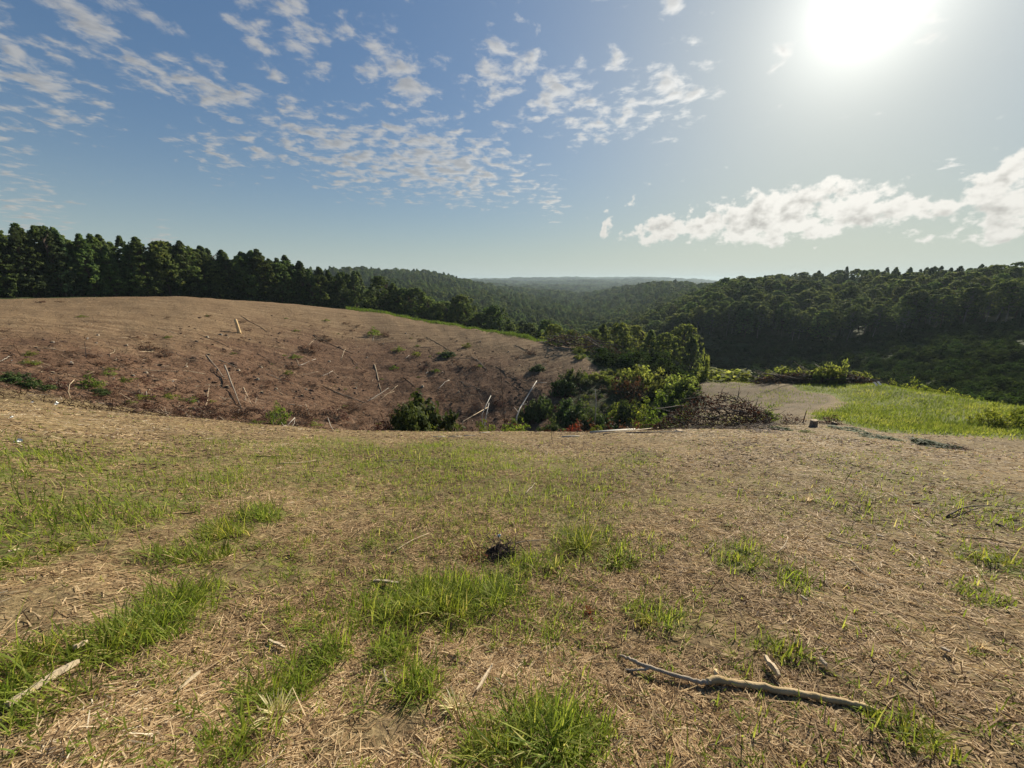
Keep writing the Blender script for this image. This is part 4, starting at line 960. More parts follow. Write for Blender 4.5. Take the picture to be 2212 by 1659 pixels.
def fallen(Z, x1, y1, x2, y2, w1, w2, mat, lift=0.0, nm='fallen_pole'):
    (u1, v1), (u2, v2) = Z(x1, y1), Z(x2, y2); pts, r1, r2 = lying(u1, v1, u2, v2, w1*.45, w2*.45, lift)
    me, c = pole_mesh(pts, r1, r2, mat, 7, int(x1+y1), .02)
    o = obj(nm, me, None, c); Lp = math.hypot(u2-u1, v2-v1)
    adj = '%s %s fallen pole' % ('long' if Lp > 75 else ('short' if Lp < 26 else 'medium-length'), {'wood_pale': 'pale', 'wood_white': 'whitish', 'wood_dark': 'dark', 'wood_weathered': 'grey-brown', 'wood_tan': 'tan'}[mat])
    tag(o, adj, 'log', 'poles left on the cut hillside'); poles.add(o, (u1+u2)/2, (v1+v2)/2, adj)
for a in [(1285,868,1410,1025,4,3.4,'wood_weathered'),(1302,1050,1280,1190,2.6,1.8,'wood_pale'),(1515,1070,1565,1175,3,1.8,'wood_pale'),(675,940,1280,988,2.0,2.2,'wood_pale'),
    (235,822,640,876,2.4,1.6,'wood_weathered'),(860,852,960,842,3.0,2.6,'wood_pale'),(685,878,716,832,2.2,1.6,'wood_pale'),(742,765,845,756,2,1.6,'wood_pale'),(880,940,1050,933,1.8,1.6,'wood_weathered'),
    (940,1018,1100,1022,1.8,1.4,'wood_pale'),(1365,900,1480,945,2.8,2.2,'wood_weathered'),(1660,988,1830,1050,3,2.2,'wood_weathered'),(1858,935,1965,893,2.2,1.6,'wood_white'),(1845,895,1862,932,1.8,1.4,'wood_pale'),
    (1815,850,1895,830,1.6,1.4,'wood_weathered'),(2000,998,2070,968,2,1.5,'wood_white'),(2125,890,2150,830,1.8,1.4,'wood_pale'),(1790,1172,1880,1186,4,3.4,'wood_weathered'),(1902,1175,1925,1245,3,2.6,'wood_pale'),
    (2040,1258,2170,1335,1.8,1.5,'wood_white'),(860,1050,872,1130,1.6,1.4,'wood_weathered'),(912,1095,914,1135,1.6,1.3,'wood_white'),(660,1045,860,1115,2.2,1.5,'wood_weathered'),(440,1020,425,1095,1.8,1.4,'wood_pale'),
    (295,1130,385,1148,1.6,1.4,'wood_white'),(560,1160,660,1172,1.6,1.4,'wood_white'),(1950,745,2190,860,2.4,1.8,'wood_dark'),(1500,625,1660,725,2.2,1.5,'wood_dark'),(1370,720,1440,722,4,3.5,'wood_dark'),
    (1920,810,1965,765,1.6,1.4,'wood_pale'),(0,905,65,875,2,1.5,'wood_white'),(490,825,570,828,1.6,1.4,'wood_pale'),(1870,995,1980,970,1.5,1.3,'wood_weathered'),(1200,1062,1390,1050,1.6,1.3,'wood_weathered'),
    (2090,1210,2145,1185,1.8,1.4,'wood_pale'),(1740,1325,1835,1260,2,1.4,'wood_white'),(1025,1195,1050,1255,1.6,1.3,'wood_weathered'),(540,905,690,970,2,1.6,'wood_dark'),(1110,690,1440,830,2,1.4,'wood_dark'),(1310,960,1400,1010,2.4,1.6,'wood_dark'),
    (1600,860,1720,930,2.4,1.8,'wood_dark'),(2020,1070,2212,1150,2.4,1.8,'wood_dark'),(1060,850,1150,880,1.8,1.4,'wood_weathered'),(1480,1230,1500,1200,1.8,1.3,'wood_white'),(1380,1140,1530,1130,1.6,1.2,'wood_weathered'),(980,700,1130,745,1.6,1.3,'wood_pale')]:
    fallen(Z1, *a)
for a in [(277,770,318,938,4.2,2.8,'wood_pale'),(232,1000,365,912,2.4,1.6,'wood_white'),(240,988,400,938,1.8,1.4,'wood_pale'),(0,925,225,1012,3,2.2,'wood_weathered'),(670,922,742,865,2.4,1.8,'wood_white'),
    (910,735,975,805,3,2.2,'wood_weathered'),(1085,850,1240,870,1.8,1.5,'wood_weathered'),(860,935,930,920,1.8,1.4,'wood_pale'),(70,740,90,675,2,1.5,'wood_pale'),(470,730,492,712,1.8,1.4,'wood_white'),
    (265,620,275,580,1.8,1.3,'wood_white'),(880,720,1010,855,2.2,1.6,'wood_dark'),(1030,780,1330,950,2.6,1.8,'wood_dark'),(455,850,530,910,2.6,1.8,'wood_dark'),(780,1105,850,1090,1.8,1.4,'wood_pale'),
    (0,640,110,690,2.2,1.6,'wood_dark'),(120,720,200,800,2.2,1.8,'wood_dark'),(770,730,900,728,1.8,1.3,'wood_weathered'),(600,600,760,690,2,1.5,'wood_dark'),(1090,870,1180,930,2.2,1.6,'wood_dark'),(1500,880,1800,940,2,1.5,'wood_dark'),
    (300,1000,420,900,1.6,1.3,'wood_pale'),(595,830,610,815,1.8,1.4,'wood_white'),(1150,650,1240,690,2,1.5,'wood_dark'),(810,870,940,930,2,1.4,'wood_weathered'),(560,660,650,670,1.6,1.2,'wood_weathered')]:
    fallen(Z2, *a)
poles.finish()
# the big leaning log and the post
def upright(name, u, v, utop, vtop, w1, w2, mat, label, cat, cut=True, sides=9):
    p = at(u, v); h = px2m(p, v-vtop); dx_ = px2m(p, utop-u)
    pts = [Vector((dx_*f, 0, -.15 + (h+.15)*f)) for f in (0, .15, .4, .7, 1)]
    r1, r2 = px2m(p, w1)*.5, px2m(p, w2)*.5
    V_, F_ = tube(np.array([tuple(q) for q in pts]), np.array([r1*1.15, r1, r1*.97, r2*1.02, r2]), sides)
    e = bpy.data.objects.new(name, None); COL.objects.link(e); e.location = p; tag(e, label, cat)
    obj('log', mesh('log', V_, F_, M[mat], smooth=True), e)
    if cut:
        V2, F2 = tube(np.array([[dx_, 0, h+.001], [dx_*1.005, 0, h+.012]]), np.array([r2*.93, r2*.86]), sides); obj('cut_top', mesh('cut_top', V2, F2, M['wood_cut']), e)
    return e
upright('upright_post', 518, 720.5, 514, 691, 7, 6, 'wood_tan', 'short tan log standing upright near the top of the bare hill', 'post')
pts, r1, r2 = lying(*Z1(1502,1198), *Z1(1408,983), 1.5, 3.8, .8)
me, c = pole_mesh(pts, r1, r2, 'wood_weathered', 8, 3); o = obj('leaning_log', me, None, c); tag(o, 'thick grey log propped up the slope, dark end uppermost, below the upright post', 'log')
# stumps
stumps = Namer()
def stump_meshes(seed, bark_m='wood_weathered'):
    rr = rng(seed); k = 10; th = np.arange(k)/k*6.283; wob = 1+rr.uniform(-.12, .12, k)
    rings = []
    for z, s in ((-.3, 1.5), (0, 1.28), (.25, 1.02), (1.0, .95)): rings.append(np.stack([np.cos(th)*s*wob, np.sin(th)*s*wob, np.full(k, z)+(rr.uniform(-.05, .05, k) if z == 1 else 0)], -1))
    V_ = np.concatenate(rings); i = np.arange(4*k).reshape(4, k); j = np.roll(i, -1, 1)
    F_ = np.stack([i[:-1], j[:-1], j[1:], i[1:]], -1).reshape(-1, 4)
    top = rings[-1]*np.array([.96, .96, 1]) + np.array([0, 0, .012]); Vt = np.vstack([top, [[0, 0, 1.02]], rings[-1]*np.array([.98, .98, 1])-np.array([0, 0, .02])])
    a = np.arange(k); b = (a+1) % k
    return mesh('stump_bark', V_, F_, M[bark_m], smooth=True), mesh('cut_face', Vt, [np.stack([a, b, np.full(k, k)], -1), np.stack([k+1+a, k+1+b, b, a], -1)], M['wood_cut'])
STM = [stump_meshes(s, m) for s, m in ((1, 'bark_brown'), (2, 'wood_weathered'), (3, 'bark_grey'))]
def stump(u, v, wpx, hpx, k, label=None, named=None):
    p = at(u, v); e = bpy.data.objects.new('tree_stump', None); COL.objects.link(e); e.location = p; rr_ = px2m(p, wpx)*.5
    e.scale = (rr_, rr_, px2m(p, hpx)); e.rotation_euler = (.06*math.sin(u), .06*math.cos(v), u % 6.28); tag(e, label or 'stump', 'stump', 'stumps on the cut hillside' if named else None)
    sm, cm = STM[k % 3]; obj('bark', sm, e); obj('cut_face', cm, e)
    if named: named.add(e, u, v, label)
for k, (x, y, w_) in enumerate([(228,826,11),(145,910,9),(205,912,10),(330,980,13),(610,744,9),(330,790,10),(1225,785,11),(1290,758,10),(1375,744,9),(1410,746,9),(1485,964,10),(1605,1020,10),(1415,1070,13),(910,980,11),(990,930,9),(1300,866,11),(1625,944,9),
    (1905,1082,10),(1630,1104,11),(790,808,8),(600,794,7),(1555,772,7),(2050,909,8),(830,996,9),(640,952,7),(450,918,7),(2165,1260,9),(1880,1120,8),(1720,1080,8),(540,770,6),(1770,1010,7),(1160,940,8),(1230,1160,9),(720,900,8)]):
    u, v = Z1(x, y); stump(u, v, w_*.5, w_*.3, k, '%s pale-topped stump' % ('wide' if w_ > 9.5 else 'small'), stumps)
for k, (x, y, w_) in enumerate([(575,905,10),(160,915,8),(110,1103,10),(230,725,7),(470,575,6),(790,620,6),(935,625,6),(330,640,6),(180,690,7),(800,940,7),(700,820,6),(560,770,6),(1180,775,6),(1110,690,6),(1390,700,6)]):
    u, v = Z2(x, y); stump(u, v, w_*.5, w_*.3, k+1, '%s pale-topped stump' % ('wide' if w_ > 7.5 else 'small'), stumps)
stumps.finish()
stump(*Z3(928, 1132), 15, 17, 2, 'knee-high sawn stump standing at the lower edge of the bare pad')
stump(*Z3(1056, 1116), 11, 6, 0, 'low flat stump just right of the knee-high stump')
stump(*Z3(115, 1156), 14, 3, 1, 'flat stump sawn at ground level in front of the brown brush heap')
upright('dead_stake', *Z3(866, 1106), Z3(873, 1025)[0], Z3(873, 1025)[1], 2.6, 1.6, 'wood_dark', 'thin dark broken stake standing left of the knee-high stump', 'stake', False, 5)

# white and grey branches leaning out of the gully, dead stems
def limb(name, pix, R0_, R1_, w1, w2, mat, label, side=()):
    """a branch through picture points, from R0 metres away at its foot to R1 at its tip"""
    P_ = []
    for k, (u, v) in enumerate(pix):
        Rr = R0_ + (R1_-R0_)*k/(len(pix)-1); az, t = pix_dir(u, v); P_.append(Vector((Rr*math.sin(az), Rr*math.cos(az), EYE+Rr*t)))
    g0 = float(ground(P_[0].x, P_[0].y))
    if P_[0].z > g0-.05: P_.insert(0, Vector((P_[0].x, P_[0].y, g0-.1)))
    c = P_[0]; e = bpy.data.objects.new(name, None); COL.objects.link(e); e.location = c; tag(e, label, 'branch')
    a_, b_ = px2m(P_[0], w1)*.5, px2m(P_[-1], w2)*.5
    V_, F_ = tube(np.array([tuple(q-c) for q in P_]), np.linspace(a_, b_, len(P_)), 6); ms_ = obj('main_stem', mesh('main_stem', V_, F_, M[mat], smooth=True), e)
    for (f, du, dv) in side:
        k = min(len(P_)-2, int(f*(len(P_)-1))); s0 = P_[k].lerp(P_[k+1], f*(len(P_)-1)-k)-c
        dd_ = Vector((px2m(P_[k], du), px2m(P_[k], abs(du)*.3), px2m(P_[k], -dv)))
        V_, F_ = tube(np.array([tuple(s0), tuple(s0+dd_*.5+Vector((0, 0, .03))), tuple(s0+dd_)]), np.array([b_*.8, b_*.6, b_*.35]), 5); obj('side_twig', mesh('side_twig', V_, F_, M[mat], smooth=True), ms_)
    return e
z2 = lambda *a: [Z2(*q) for q in a]
limb('white_branch', z2((1160,1092),(1180,1040),(1205,1000),(1250,925),(1285,868)), 30, 34, 3.2, 1.8, 'wood_white', 'forked white dead branch leaning out of the gully thicket', [(.5, 10, -2), (.95, 26, 1), (.75, 12, -12), (.3, -10, -12)])
limb('white_branch', z2((962,1135),(972,1080),(988,1005)), 25, 26, 2.4, 1.6, 'wood_white', 'straight white stick standing up right of the round green bush', [(.6, 6, -10)])
limb('white_branch', z2((945,1078),(970,1020),(1000,960)), 27, 29, 2.2, 1.3, 'wood_white', 'white stick leaning away above the straight white stick', [(.5, 8, -8)])
limb('grey_branch', z2((825,1120),(900,1078),(985,1030)), 26, 30, 2, 1.3, 'wood_pale', 'long pale branch slanting up between round bush and white sticks', [(.6, 8, -10)])
limb('white_branch', z2((1655,1002),(1652,960),(1648,920)), 40, 40, 2.2, 1.2, 'wood_white', 'single white stick standing among shrubs above the big pale logs')
limb('dead_sapling', z2((1087,1150),(1080,1050),(1068,900),(1062,820),(1058,745)), 22, 22, 1.7, .8, 'wood_dark', 'tall thin dark dead stem standing on the crest', [(.7, 4, -9), (.85, -4, -8)])
limb('pale_branch', z2((572,1137),(500,1100),(415,1068)), 24.4, 24.8, 2.2, 1.4, 'wood_pale', 'pale bare branch sticking out in front of the round bush', [(.5, -6, -8)])
limb('dead_sapling', [(1195,978), (1193,955), (1190,925)], 12, 12, 1.2, .7, 'wood_dark', 'short thin dead stem standing in the straw below the red dead bush')
limb('pale_branch', Z1(425,1095) and [Z1(425,1095), Z1(432,1050), Z1(462,1020)], 34, 34.5, 2, 1.2, 'wood_pale', 'bare curved branch standing in the left gully', [(.5, -6, -8)])
limb('pale_branch', [Z1(1775,1322), Z1(1800,1290), Z1(1835,1255)], 31, 31.5, 2, 1.2, 'wood_white', 'bare forked white branch at the hill foot left of the dead brush', [(.3, -8, -14)])
# big pale logs at the crest
def log_px(name, pix, w1, w2, mat, label, cat='log', lift=0.0, sides=9):
    P_ = []
    for k, (u, v) in enumerate(pix): P_.append(at(u, v))
    n_ = len(P_); rad = [px2m(P_[k], w1+(w2-w1)*k/(n_-1))*.5 for k in range(n_)]
    pts = [p + Vector((0, 0, rad[k]*.75+lift)) for k, p in enumerate(P_)]; c = P_[0]
    V_, F_ = tube(np.array([tuple(p-c) for p in pts]), np.array(rad), sides); o = obj(name, mesh(name, V_, F_, M[mat], smooth=True), None, c); tag(o, label, cat); return o
log_px('pale_log', [Z2(1620,1195), Z2(1770,1183), Z2(1925,1172)], 5.5, 4, 'wood_white', 'thick whitish log lying along the crest beside the red dead bush')
log_px('pale_log', [Z2(1700,1203), Z2(1880,1180), Z2(2070,1160)], 3, 2, 'wood_pale', 'thinner pale log crossing the thick whitish log')
log_px('pale_log', [Z2(1840,1195), Z2(2010,1190), Z2(2200,1188)], 3, 2.4, 'wood_weathered', 'grey pole on the crest running into the brown brush heap')
log_px('pale_log', [Z2(1443,1222), Z2(1490,1216), Z2(1550,1216)], 3.6, 2.6, 'wood_white', 'short whitish log under the red dead bush')
log_px('white_pole', [Z3(515,1094), Z3(590,1093), Z3(665,1092)], 2.2, 1.8, 'wood_white', 'thin straight white pole right of the brown brush heap')
for k, (a, b, l) in enumerate([((640,1218),(720,1216),'left'),((735,1217),(820,1215),'middle'),((830,1212),(905,1209),'right'),((930,1196),(990,1189),'uppermost')]):
    log_px('white_splinter', [Z2(*a), Z2((a[0]+b[0])/2, (a[1]+b[1])/2), Z2(*b)], 2.4, 1.4, 'wood_white', '%s of the white wood splinters on the crest below the round bush' % l, 'splinter', 0, 5)

# ------------------------------------------------------------------ brush piles: each bigger branch its own piece
def pile(name, p, ang, Lx, Ly, H, nb, mats, label, leaf=None, nleaf=0, seed=1, thick=.07):
    rr = rng(seed); e = bpy.data.objects.new(name, None); COL.objects.link(e); e.location = p; e.rotation_euler = (0, 0, ang); tag(e, label, 'brush pile')
    zof = lambda x_, y_: float(ground(p.x+x_*math.cos(ang)-y_*math.sin(ang), p.y+x_*math.sin(ang)+y_*math.cos(ang)))-p.z
    for k in range(nb):
        x0, y0 = rr.uniform(-.5, .4)*Lx, rr.normal(0, .24)*Ly; hh = H*max(0, 1-(2*x0/Lx)**2*.9)*max(.1, 1-(2*y0/Ly)**2)*rr.uniform(.1, 1)
        a = rr.normal(0, .3)+ (math.pi if rr.rand() < .5 else 0); L_ = Lx*rr.uniform(.15, .38)
        w_ = wander((x0, y0, zof(x0, y0)+hh+.05), (math.cos(a), math.sin(a), rr.normal(.02, .10)), L_, 5, rr, .12, .02)
        for q in w_: q[2] = max(q[2], zof(q[0], q[1])+.03)
        t_ = thick*rr.uniform(.5, 1.5); V_, F_ = tube(w_, np.linspace(t_, t_*.4, 6), 5)
        obj('branch', mesh('branch', V_, F_, M[mats[k % len(mats)]], smooth=True), e)
    tw = MB()
    for k in range(nb*11):
        x0, y0 = rr.uniform(-.5, .5)*Lx, rr.normal(0, .25)*Ly; hh = H*max(0, 1-(2*x0/Lx)**2*.8)*max(.1, 1-(2*y0/Ly)**2)*rr.uniform(0, 1)
        a = rr.uniform(0, 6.28); tw.add(*tube(wander((x0, y0, zof(x0, y0)+hh), (math.cos(a), math.sin(a), rr.uniform(-.1, 1.0)), rr.uniform(.3, 1.2)*max(1, Lx*.1), 3, rr, .25), np.array([.022, .018, .013, .007])*max(1, thick*14), 4, False))
    o = obj('twigs', tw.me('twigs', M['wood_dark']), e); o['kind'] = 'stuff'
    if leaf:
        n_ = nleaf; x0 = rr.uniform(-.5, .5, n_)*Lx; y0 = rr.normal(0, .25, n_)*Ly
        hh = H*np.clip(1-(2*x0/Lx)**2*.8, 0, 1)*np.clip(1-(2*y0/Ly)**2, .1, 1)*rr.rand(n_)**.5
        cl = fbm(x0*1.7/max(.4, Lx*.15)+3, y0*3+hh*2, 3); kp = cl > .46; x0, y0, hh = x0[kp], y0[kp], hh[kp]
        zz_ = np.array([zof(a, b) for a, b in zip(x0, y0)])+hh+.08
        V_, F_ = leaf_quads(np.stack([x0, y0, zz_], -1), np.tile(np.array([[0, 0, 1.]]), (len(x0), 1)), .075*max(1, Lx*.13), rr, 1.8, 1.0)
        o = obj('leaves', mesh('leaves', V_, F_, M[leaf], np.repeat(rr.rand(len(x0)), 4)), e); o['kind'] = 'stuff'
    return e
x_, y_ = spot(1520, 26.5, 900); pile('brush_heap', Vector((x_, y_, float(ground(x_, y_))-.1)), R_(-18), 7.0, 2.8, 2.4, 60, ['wood_dark', 'bark_brown', 'wood_weathered', 'wood_red'], 'brown heap of cut brush with dead leaves on the crest of the near slope', 'dead_leaf', 4200, 5, .03)
x_, y_ = spot(1770, 52, 820); pile('log_pile', Vector((x_, y_, float(ground(x_, y_))-.1)), R_(-38), 11.5, 3.2, 1.35, 90, ['wood_dark', 'bark_brown', 'wood_dark'], 'long dark pile of logs and brush at the back of the bare pad', 'dead_leaf', 2600, 6, .075)
x_, y_ = spot(1270, 71, 740); pile('slash_pile', Vector((x_, y_, float(ground(x_, y_))-.1)), R_(-20), 15, 4, 3.0, 46, ['bark_brown', 'wood_dark', 'wood_weathered'], 'long grey-brown slash pile at the end of the bare hill', 'dead_leaf', 1500, 7, .11)

# two white boards in the bright grass
for k, (a, b) in enumerate([((1310,889),(1328,892)),((1332,884),(1350,888))]):
    p = at(*Z3(*a)); q = at(*Z3(*b)); d = Vector((px2m(p, 7), 0, 0)); h_ = px2m(p, 3)
    V_ = np.array([[0,0,.0],[d.x,.1,.0],[d.x,.1,.02],[0,0,.02],[0,.35,h_+.1],[d.x,.45,h_+.1],[d.x,.45,h_+.13],[0,.35,h_+.13]]); 
    F_ = np.array([[0,1,2,3],[7,6,5,4],[0,4,5,1],[1,5,6,2],[2,6,7,3],[3,7,4,0]])
    o = obj('white_board', mesh('white_board', V_, F_, M['wood_white']), None, p+Vector((0, 0, .12))); tag(o, ['left', 'right'][k]+' of the two small white boards lying in the bright knoll grass', 'board')

# ------------------------------------------------------------------ near things: sticks, splinters, clumps, litter
m_, t_ = material('paper'); p_ = t_.node('ShaderNodeTexCoord').outputs['Object']
out_principled(t_, t_.ramp(t_.noise(p_, 20, 3), [(.3, (.72,.70,.62)), (.7, (.85,.84,.78))]), .7, .2); M['paper'] = m_
m_, t_ = material('plastic'); out_principled(t_, (.45, .55, .62, 1), .35, .5); M['plastic'] = m_
def litter(name, u, v, wpx, mat, label, seed):
    rr = rng(seed); p = at(u, v); w_ = px2m(p, wpx)*.5; k = 6; gx, gy = np.meshgrid(np.linspace(-1, 1, k), np.linspace(-1, 1, k))
    z_ = np.abs(rr.normal(0, .35, (k, k)))*w_ + .25*w_; V_ = np.stack([(gx+rr.normal(0, .12, gx.shape))*w_, (gy+rr.normal(0, .12, gx.shape))*w_, z_], -1).reshape(-1, 3)
    i = np.arange(k*k).reshape(k, k); F_ = np.stack([i[:-1, :-1], i[:-1, 1:], i[1:, 1:], i[1:, :-1]], -1).reshape(-1, 4)
    o = obj(name, mesh(name, V_, F_, M[mat]), None, p, (.35, 0, 0)); tag(o, label, 'litter')
litter('crumpled_paper', 41, 957, 14, 'paper', 'crumpled white paper lying in the grass at the picture edge', 3)
litter('plastic_scrap', 1078, 1160, 8, 'plastic', 'small bluish white scrap in the straw above the dark root hole', 4)
for k, (x, y, w_) in enumerate([(545,767,5),(75,903,4),(445,913,5),(1080,1033,6),(708,1012,5),(945,1083,4),(988,1120,4),(350,1175,14),(200,1162,7),(75,1255,8)]):
    litter('white_wood_chip', *Z1(x, y), w_*.7, 'paper', '%s pale chip on the dark hillside soil, counted from the left gully edge' % ['fourth','first','third','ninth','fifth','seventh','eighth','sixth','second','lowest'][k], 20+k)
def slab(name, u1, v1, u2, v2, wpx, mat, label, thick=.012, seed=1, lift=.012):
    rr = rng(seed); a, b = at(u1, v1), at(u2, v2); d = b-a; L_ = d.length; d.normalize(); side = d.cross(Vector((0, 0, 1))).normalized(); up = side.cross(d)
    hw = px2m(a.lerp(b, .5), wpx)*.5; n_ = 7; rows = []
    for k in range(n_):
        f = k/(n_-1); tw_ = hw*(.25+.75*math.sin(math.pi*min(1, max(0, .12+f*.8)))**.5)*(1+rr.uniform(-.18, .18)); c = d*(L_*f) + side*rr.normal(0, hw*.12)
        t2 = thick*(1+rr.uniform(-.3, .3))
        for s1, s2 in ((-1, 0), (-.8, 1), (.85, 1.1), (1, 0)): rows.append(tuple(c + side*tw_*s1 + up*(t2*s2)))
    i = np.arange(n_*4).reshape(n_, 4); j = np.roll(i, -1, 1)
    F_ = [np.concatenate([np.stack([i[:-1], j[:-1], j[1:], i[1:]], -1).reshape(-1, 4), i[:1, ::-1], i[-1:]])]
    o = obj(name, mesh(name, np.array(rows), F_, M[mat]), None, a+Vector((0, 0, lift))); tag(o, label, 'splinter'); return o
Z4 = lambda x, y: (x*.4379, 932.6+y*.4379)
Z5 = lambda x, y: (713.2+x*.4379, 932.6+y*.4379)
Z6 = lambda x, y: (1426.4+x*.4379, 932.6+y*.4379)
slab('split_timber', *Z4(40,1390), *Z4(395,1165), 14, 'wood_pale', 'long pale split slat half hidden in grass at the lower left', .02, 2, .03)
slab('wood_splinter', *Z4(372,1100), *Z4(440,1062), 9, 'wood_pale', 'short pale splinter beyond the end of the long slat', .015, 3, .03)
slab('wood_splinter', *Z6(515,1140), *Z6(582,1232), 9, 'wood_pale', 'pale flat splinter above the thick broken branch', .018, 4, .025)
slab('wood_splinter', *Z6(785,1142), *Z6(812,1176), 8, 'wood_pale', 'stubby pale splinter right of the flat one above the branch', .015, 5, .02)
slab('wood_splinter', *Z5(217,758), *Z5(342,772), 6, 'wood_pale', 'pale splinter at the left end of the central grass clump', .015, 6, .035)
slab('wood_splinter', *Z5(722,1300), *Z5(800,1172), 6, 'wood_pale', 'thin pale splinter pointing up between the central and lower clumps', .012, 7, .02)
slab('wood_splinter', *Z4(1330,1045), *Z4(1412,1086), 5, 'wood_pale', 'thin pale splinter left of the crescent grass clump', .012, 8, .02)
slab('wood_splinter', *Z4(890,1288), *Z4(990,1210), 5, 'wood_pale', 'narrow pale splinter in straw left of the crescent clump', .012, 9, .02)
slab('wood_splinter', *Z5(270,1200), *Z5(285,1262), 5, 'wood_weathered', 'small dull splinter below the tuft left of centre', .012, 10, .02)
slab('wood_splinter', *Z6(690,825), *Z6(725,850), 5, 'wood_pale', 'tiny pale splinter in the straw right of centre', .01, 11, .02)
slab('wood_splinter', *Z6(1380,1085), *Z6(1425,1105), 6, 'wood_weathered', 'flat dull chip in the straw toward the right edge', .01, 12, .02)
slab('wood_splinter', *Z6(1065,520), *Z6(1100,528), 5, 'wood_pale', 'small pale chip in the straw among the thin sticks', .01, 13, .02)
# the thick broken branch
e = bpy.data.objects.new('broken_branch', None); COL.objects.link(e); base_p = at(1545, 1485); e.location = base_p; tag(e, 'thick peeled branch with a thinner forked end lying in the straw', 'branch')
def strand(pix, wpx, lift):
    pts = [at(u, v) for u, v in pix]; rad = [px2m(p, w_)*.5 for p, w_ in zip(pts, wpx)]
    P_ = np.array([tuple(p + Vector((0, 0, l_+r_*.9)) - base_p) for p, r_, l_ in zip(pts, rad, lift)])
    f0 = np.arange(len(P_)); f1 = np.linspace(0, len(P_)-1, len(P_)*4); rr = rng(int(pix[0][0])); rd = np.interp(f1, f0, rad)*(1+rr.uniform(-.1, .1, len(f1)))
    Q_ = np.stack([np.interp(f1, f0, P_[:, i]) for i in range(3)], -1) + rr.normal(0, .0018, (len(f1), 3)); return tube(Q_, rd, 10)
V_, F_ = strand([(1526,1482),(1545,1478),(1575,1482),(1640,1492),(1705,1503),(1770,1514),(1830,1523),(1880,1535),(1915,1546)], [13,15,13,14,13,14,12,11,8], [.012,.014,.01,.01,.008,.008,.005,0,-.01]); obj('thick_limb', mesh('thick_limb', V_, F_, M['wood_tan'], smooth=True), e)
V_, F_ = strand([(1338,1424),(1360,1437),(1378,1447),(1420,1460),(1470,1474),(1510,1482),(1535,1483)], [4,7,8,8,8,9,12], [.02,.03,.035,.03,.02,.015,.012]); obj('thin_branch', mesh('thin_branch', V_, F_, M['wood_weathered'], smooth=True), e)
V_, F_ = strand([(1402,1455),(1385,1457),(1366,1455),(1350,1452)], [6,5,4,3], [.03,.025,.018,.015]); obj('side_twig', mesh('side_twig', V_, F_, M['wood_weathered'], smooth=True), e)
V_, F_ = strand([(1548,1480),(1545,1471),(1543,1467)], [12,10,7], [.015,.035,.05]); obj('knot', mesh('knot', V_, F_, M['wood_tan'], smooth=True), e)
# thin sticks in the straw
for k, (Z, x1, y1, x2, y2, w_, mat, lab, lf) in enumerate([
    (Z6,1410,425,1625,385,4,'wood_dark','dark stick lying near the right edge in thin grass',.05),(Z6,1440,432,1600,402,2.6,'wood_dark','thin dark stick alongside the dark stick near the right edge',.09),
    (Z6,1480,525,1790,580,2.4,'wood_dark','long thin dark stem reaching the right picture edge',.03),(Z6,815,530,990,580,3,'wood_weathered','grey stick in the straw right of centre',.02),
    (Z6,930,635,1070,760,2,'wood_pale','thin pale curved stem below the grey stick',.02),(Z6,1250,420,1405,520,2.4,'wood_pale','pale straight stem left of the dark sticks',.03),(Z6,1225,605,1320,680,2.4,'wood_pale','pale thick straw below the straight stem',.02),
    (Z6,210,615,262,570,2.2,'wood_pale','short pale stem left of the small grass patches',.02),(Z6,575,605,622,556,2.4,'wood_pale','short pale stem standing out of the right-hand grass patch',.06),(Z6,780,845,850,896,2.2,'wood_pale','pale stem above the flat splinter',.02),
    (Z6,1425,1410,1530,1462,2.4,'wood_pale','pale straw stem below the end of the branch',.02),(Z6,1030,445,1250,470,1.6,'wood_dark','thin dark twig lying left of the pale straight stem',.02),(Z6,350,455,440,500,1.8,'wood_dark','thin dark twig in straw above the grass patches',.02),
    (Z4,1265,125,1420,130,2.2,'wood_dark','dark stick far down the slope left of centre',.03),(Z4,1370,165,1560,150,2.4,'wood_pale','pale stick just below the dark one far down the slope',.03),(Z4,1170,700,1260,650,2,'wood_dark','thin dark twig below the twin grass clumps',.02),
    (Z5,300,610,490,520,2.2,'wood_pale','pale thin stem left of the dark root hole',.03),(Z5,870,558,1080,552,2.2,'wood_weathered','grey twig lying behind the dark root hole',.03),(Z5,960,315,1010,265,2.4,'wood_weathered','bent grey stick mid-slope above the dark root hole',.03),
    (Z5,230,152,420,150,2,'wood_weathered','thin grey stick far down the slope near the crest',.03),(Z6,1640,1475,1760,1580,2,'wood_pale','thin straw stem in the lower right corner',.02),(Z6,240,1560,380,1518,1.8,'wood_pale','thin pale stem below the thick branch',.02)]):
    (u1, v1), (u2, v2) = Z(x1, y1), Z(x2, y2); a, b = at(u1, v1), at(u2, v2); rr = rng(k+900); pts = []
    for q in range(6):
        f = q/5; p = a.lerp(b, f); p.z = float(ground(p.x, p.y)) + .012 + lf*f; pts.append(p + Vector((0, 0, 0)))
    side = (b-a).cross(Vector((0, 0, 1))).normalized(); bow = rr.normal(0, .03)*(b-a).length
    pts = [p + side*bow*math.sin(math.pi*i/5) for i, p in enumerate(pts)]
    rd = px2m(a, w_)*.5; V_, F_ = tube(np.array([tuple(p-a) for p in pts]), np.linspace(rd, rd*.55, 6), 6)
    o = obj('stick', mesh('stick', V_, F_, M[mat], smooth=True), None, a); tag(o, lab, 'stick')
upright('thin_stake', *Z6(895,242), Z6(930,195)[0], Z6(930,195)[1], 1.8, 1.2, 'wood_dark', 'thin dark slanting stalk far down the right slope', 'stake', False, 5)
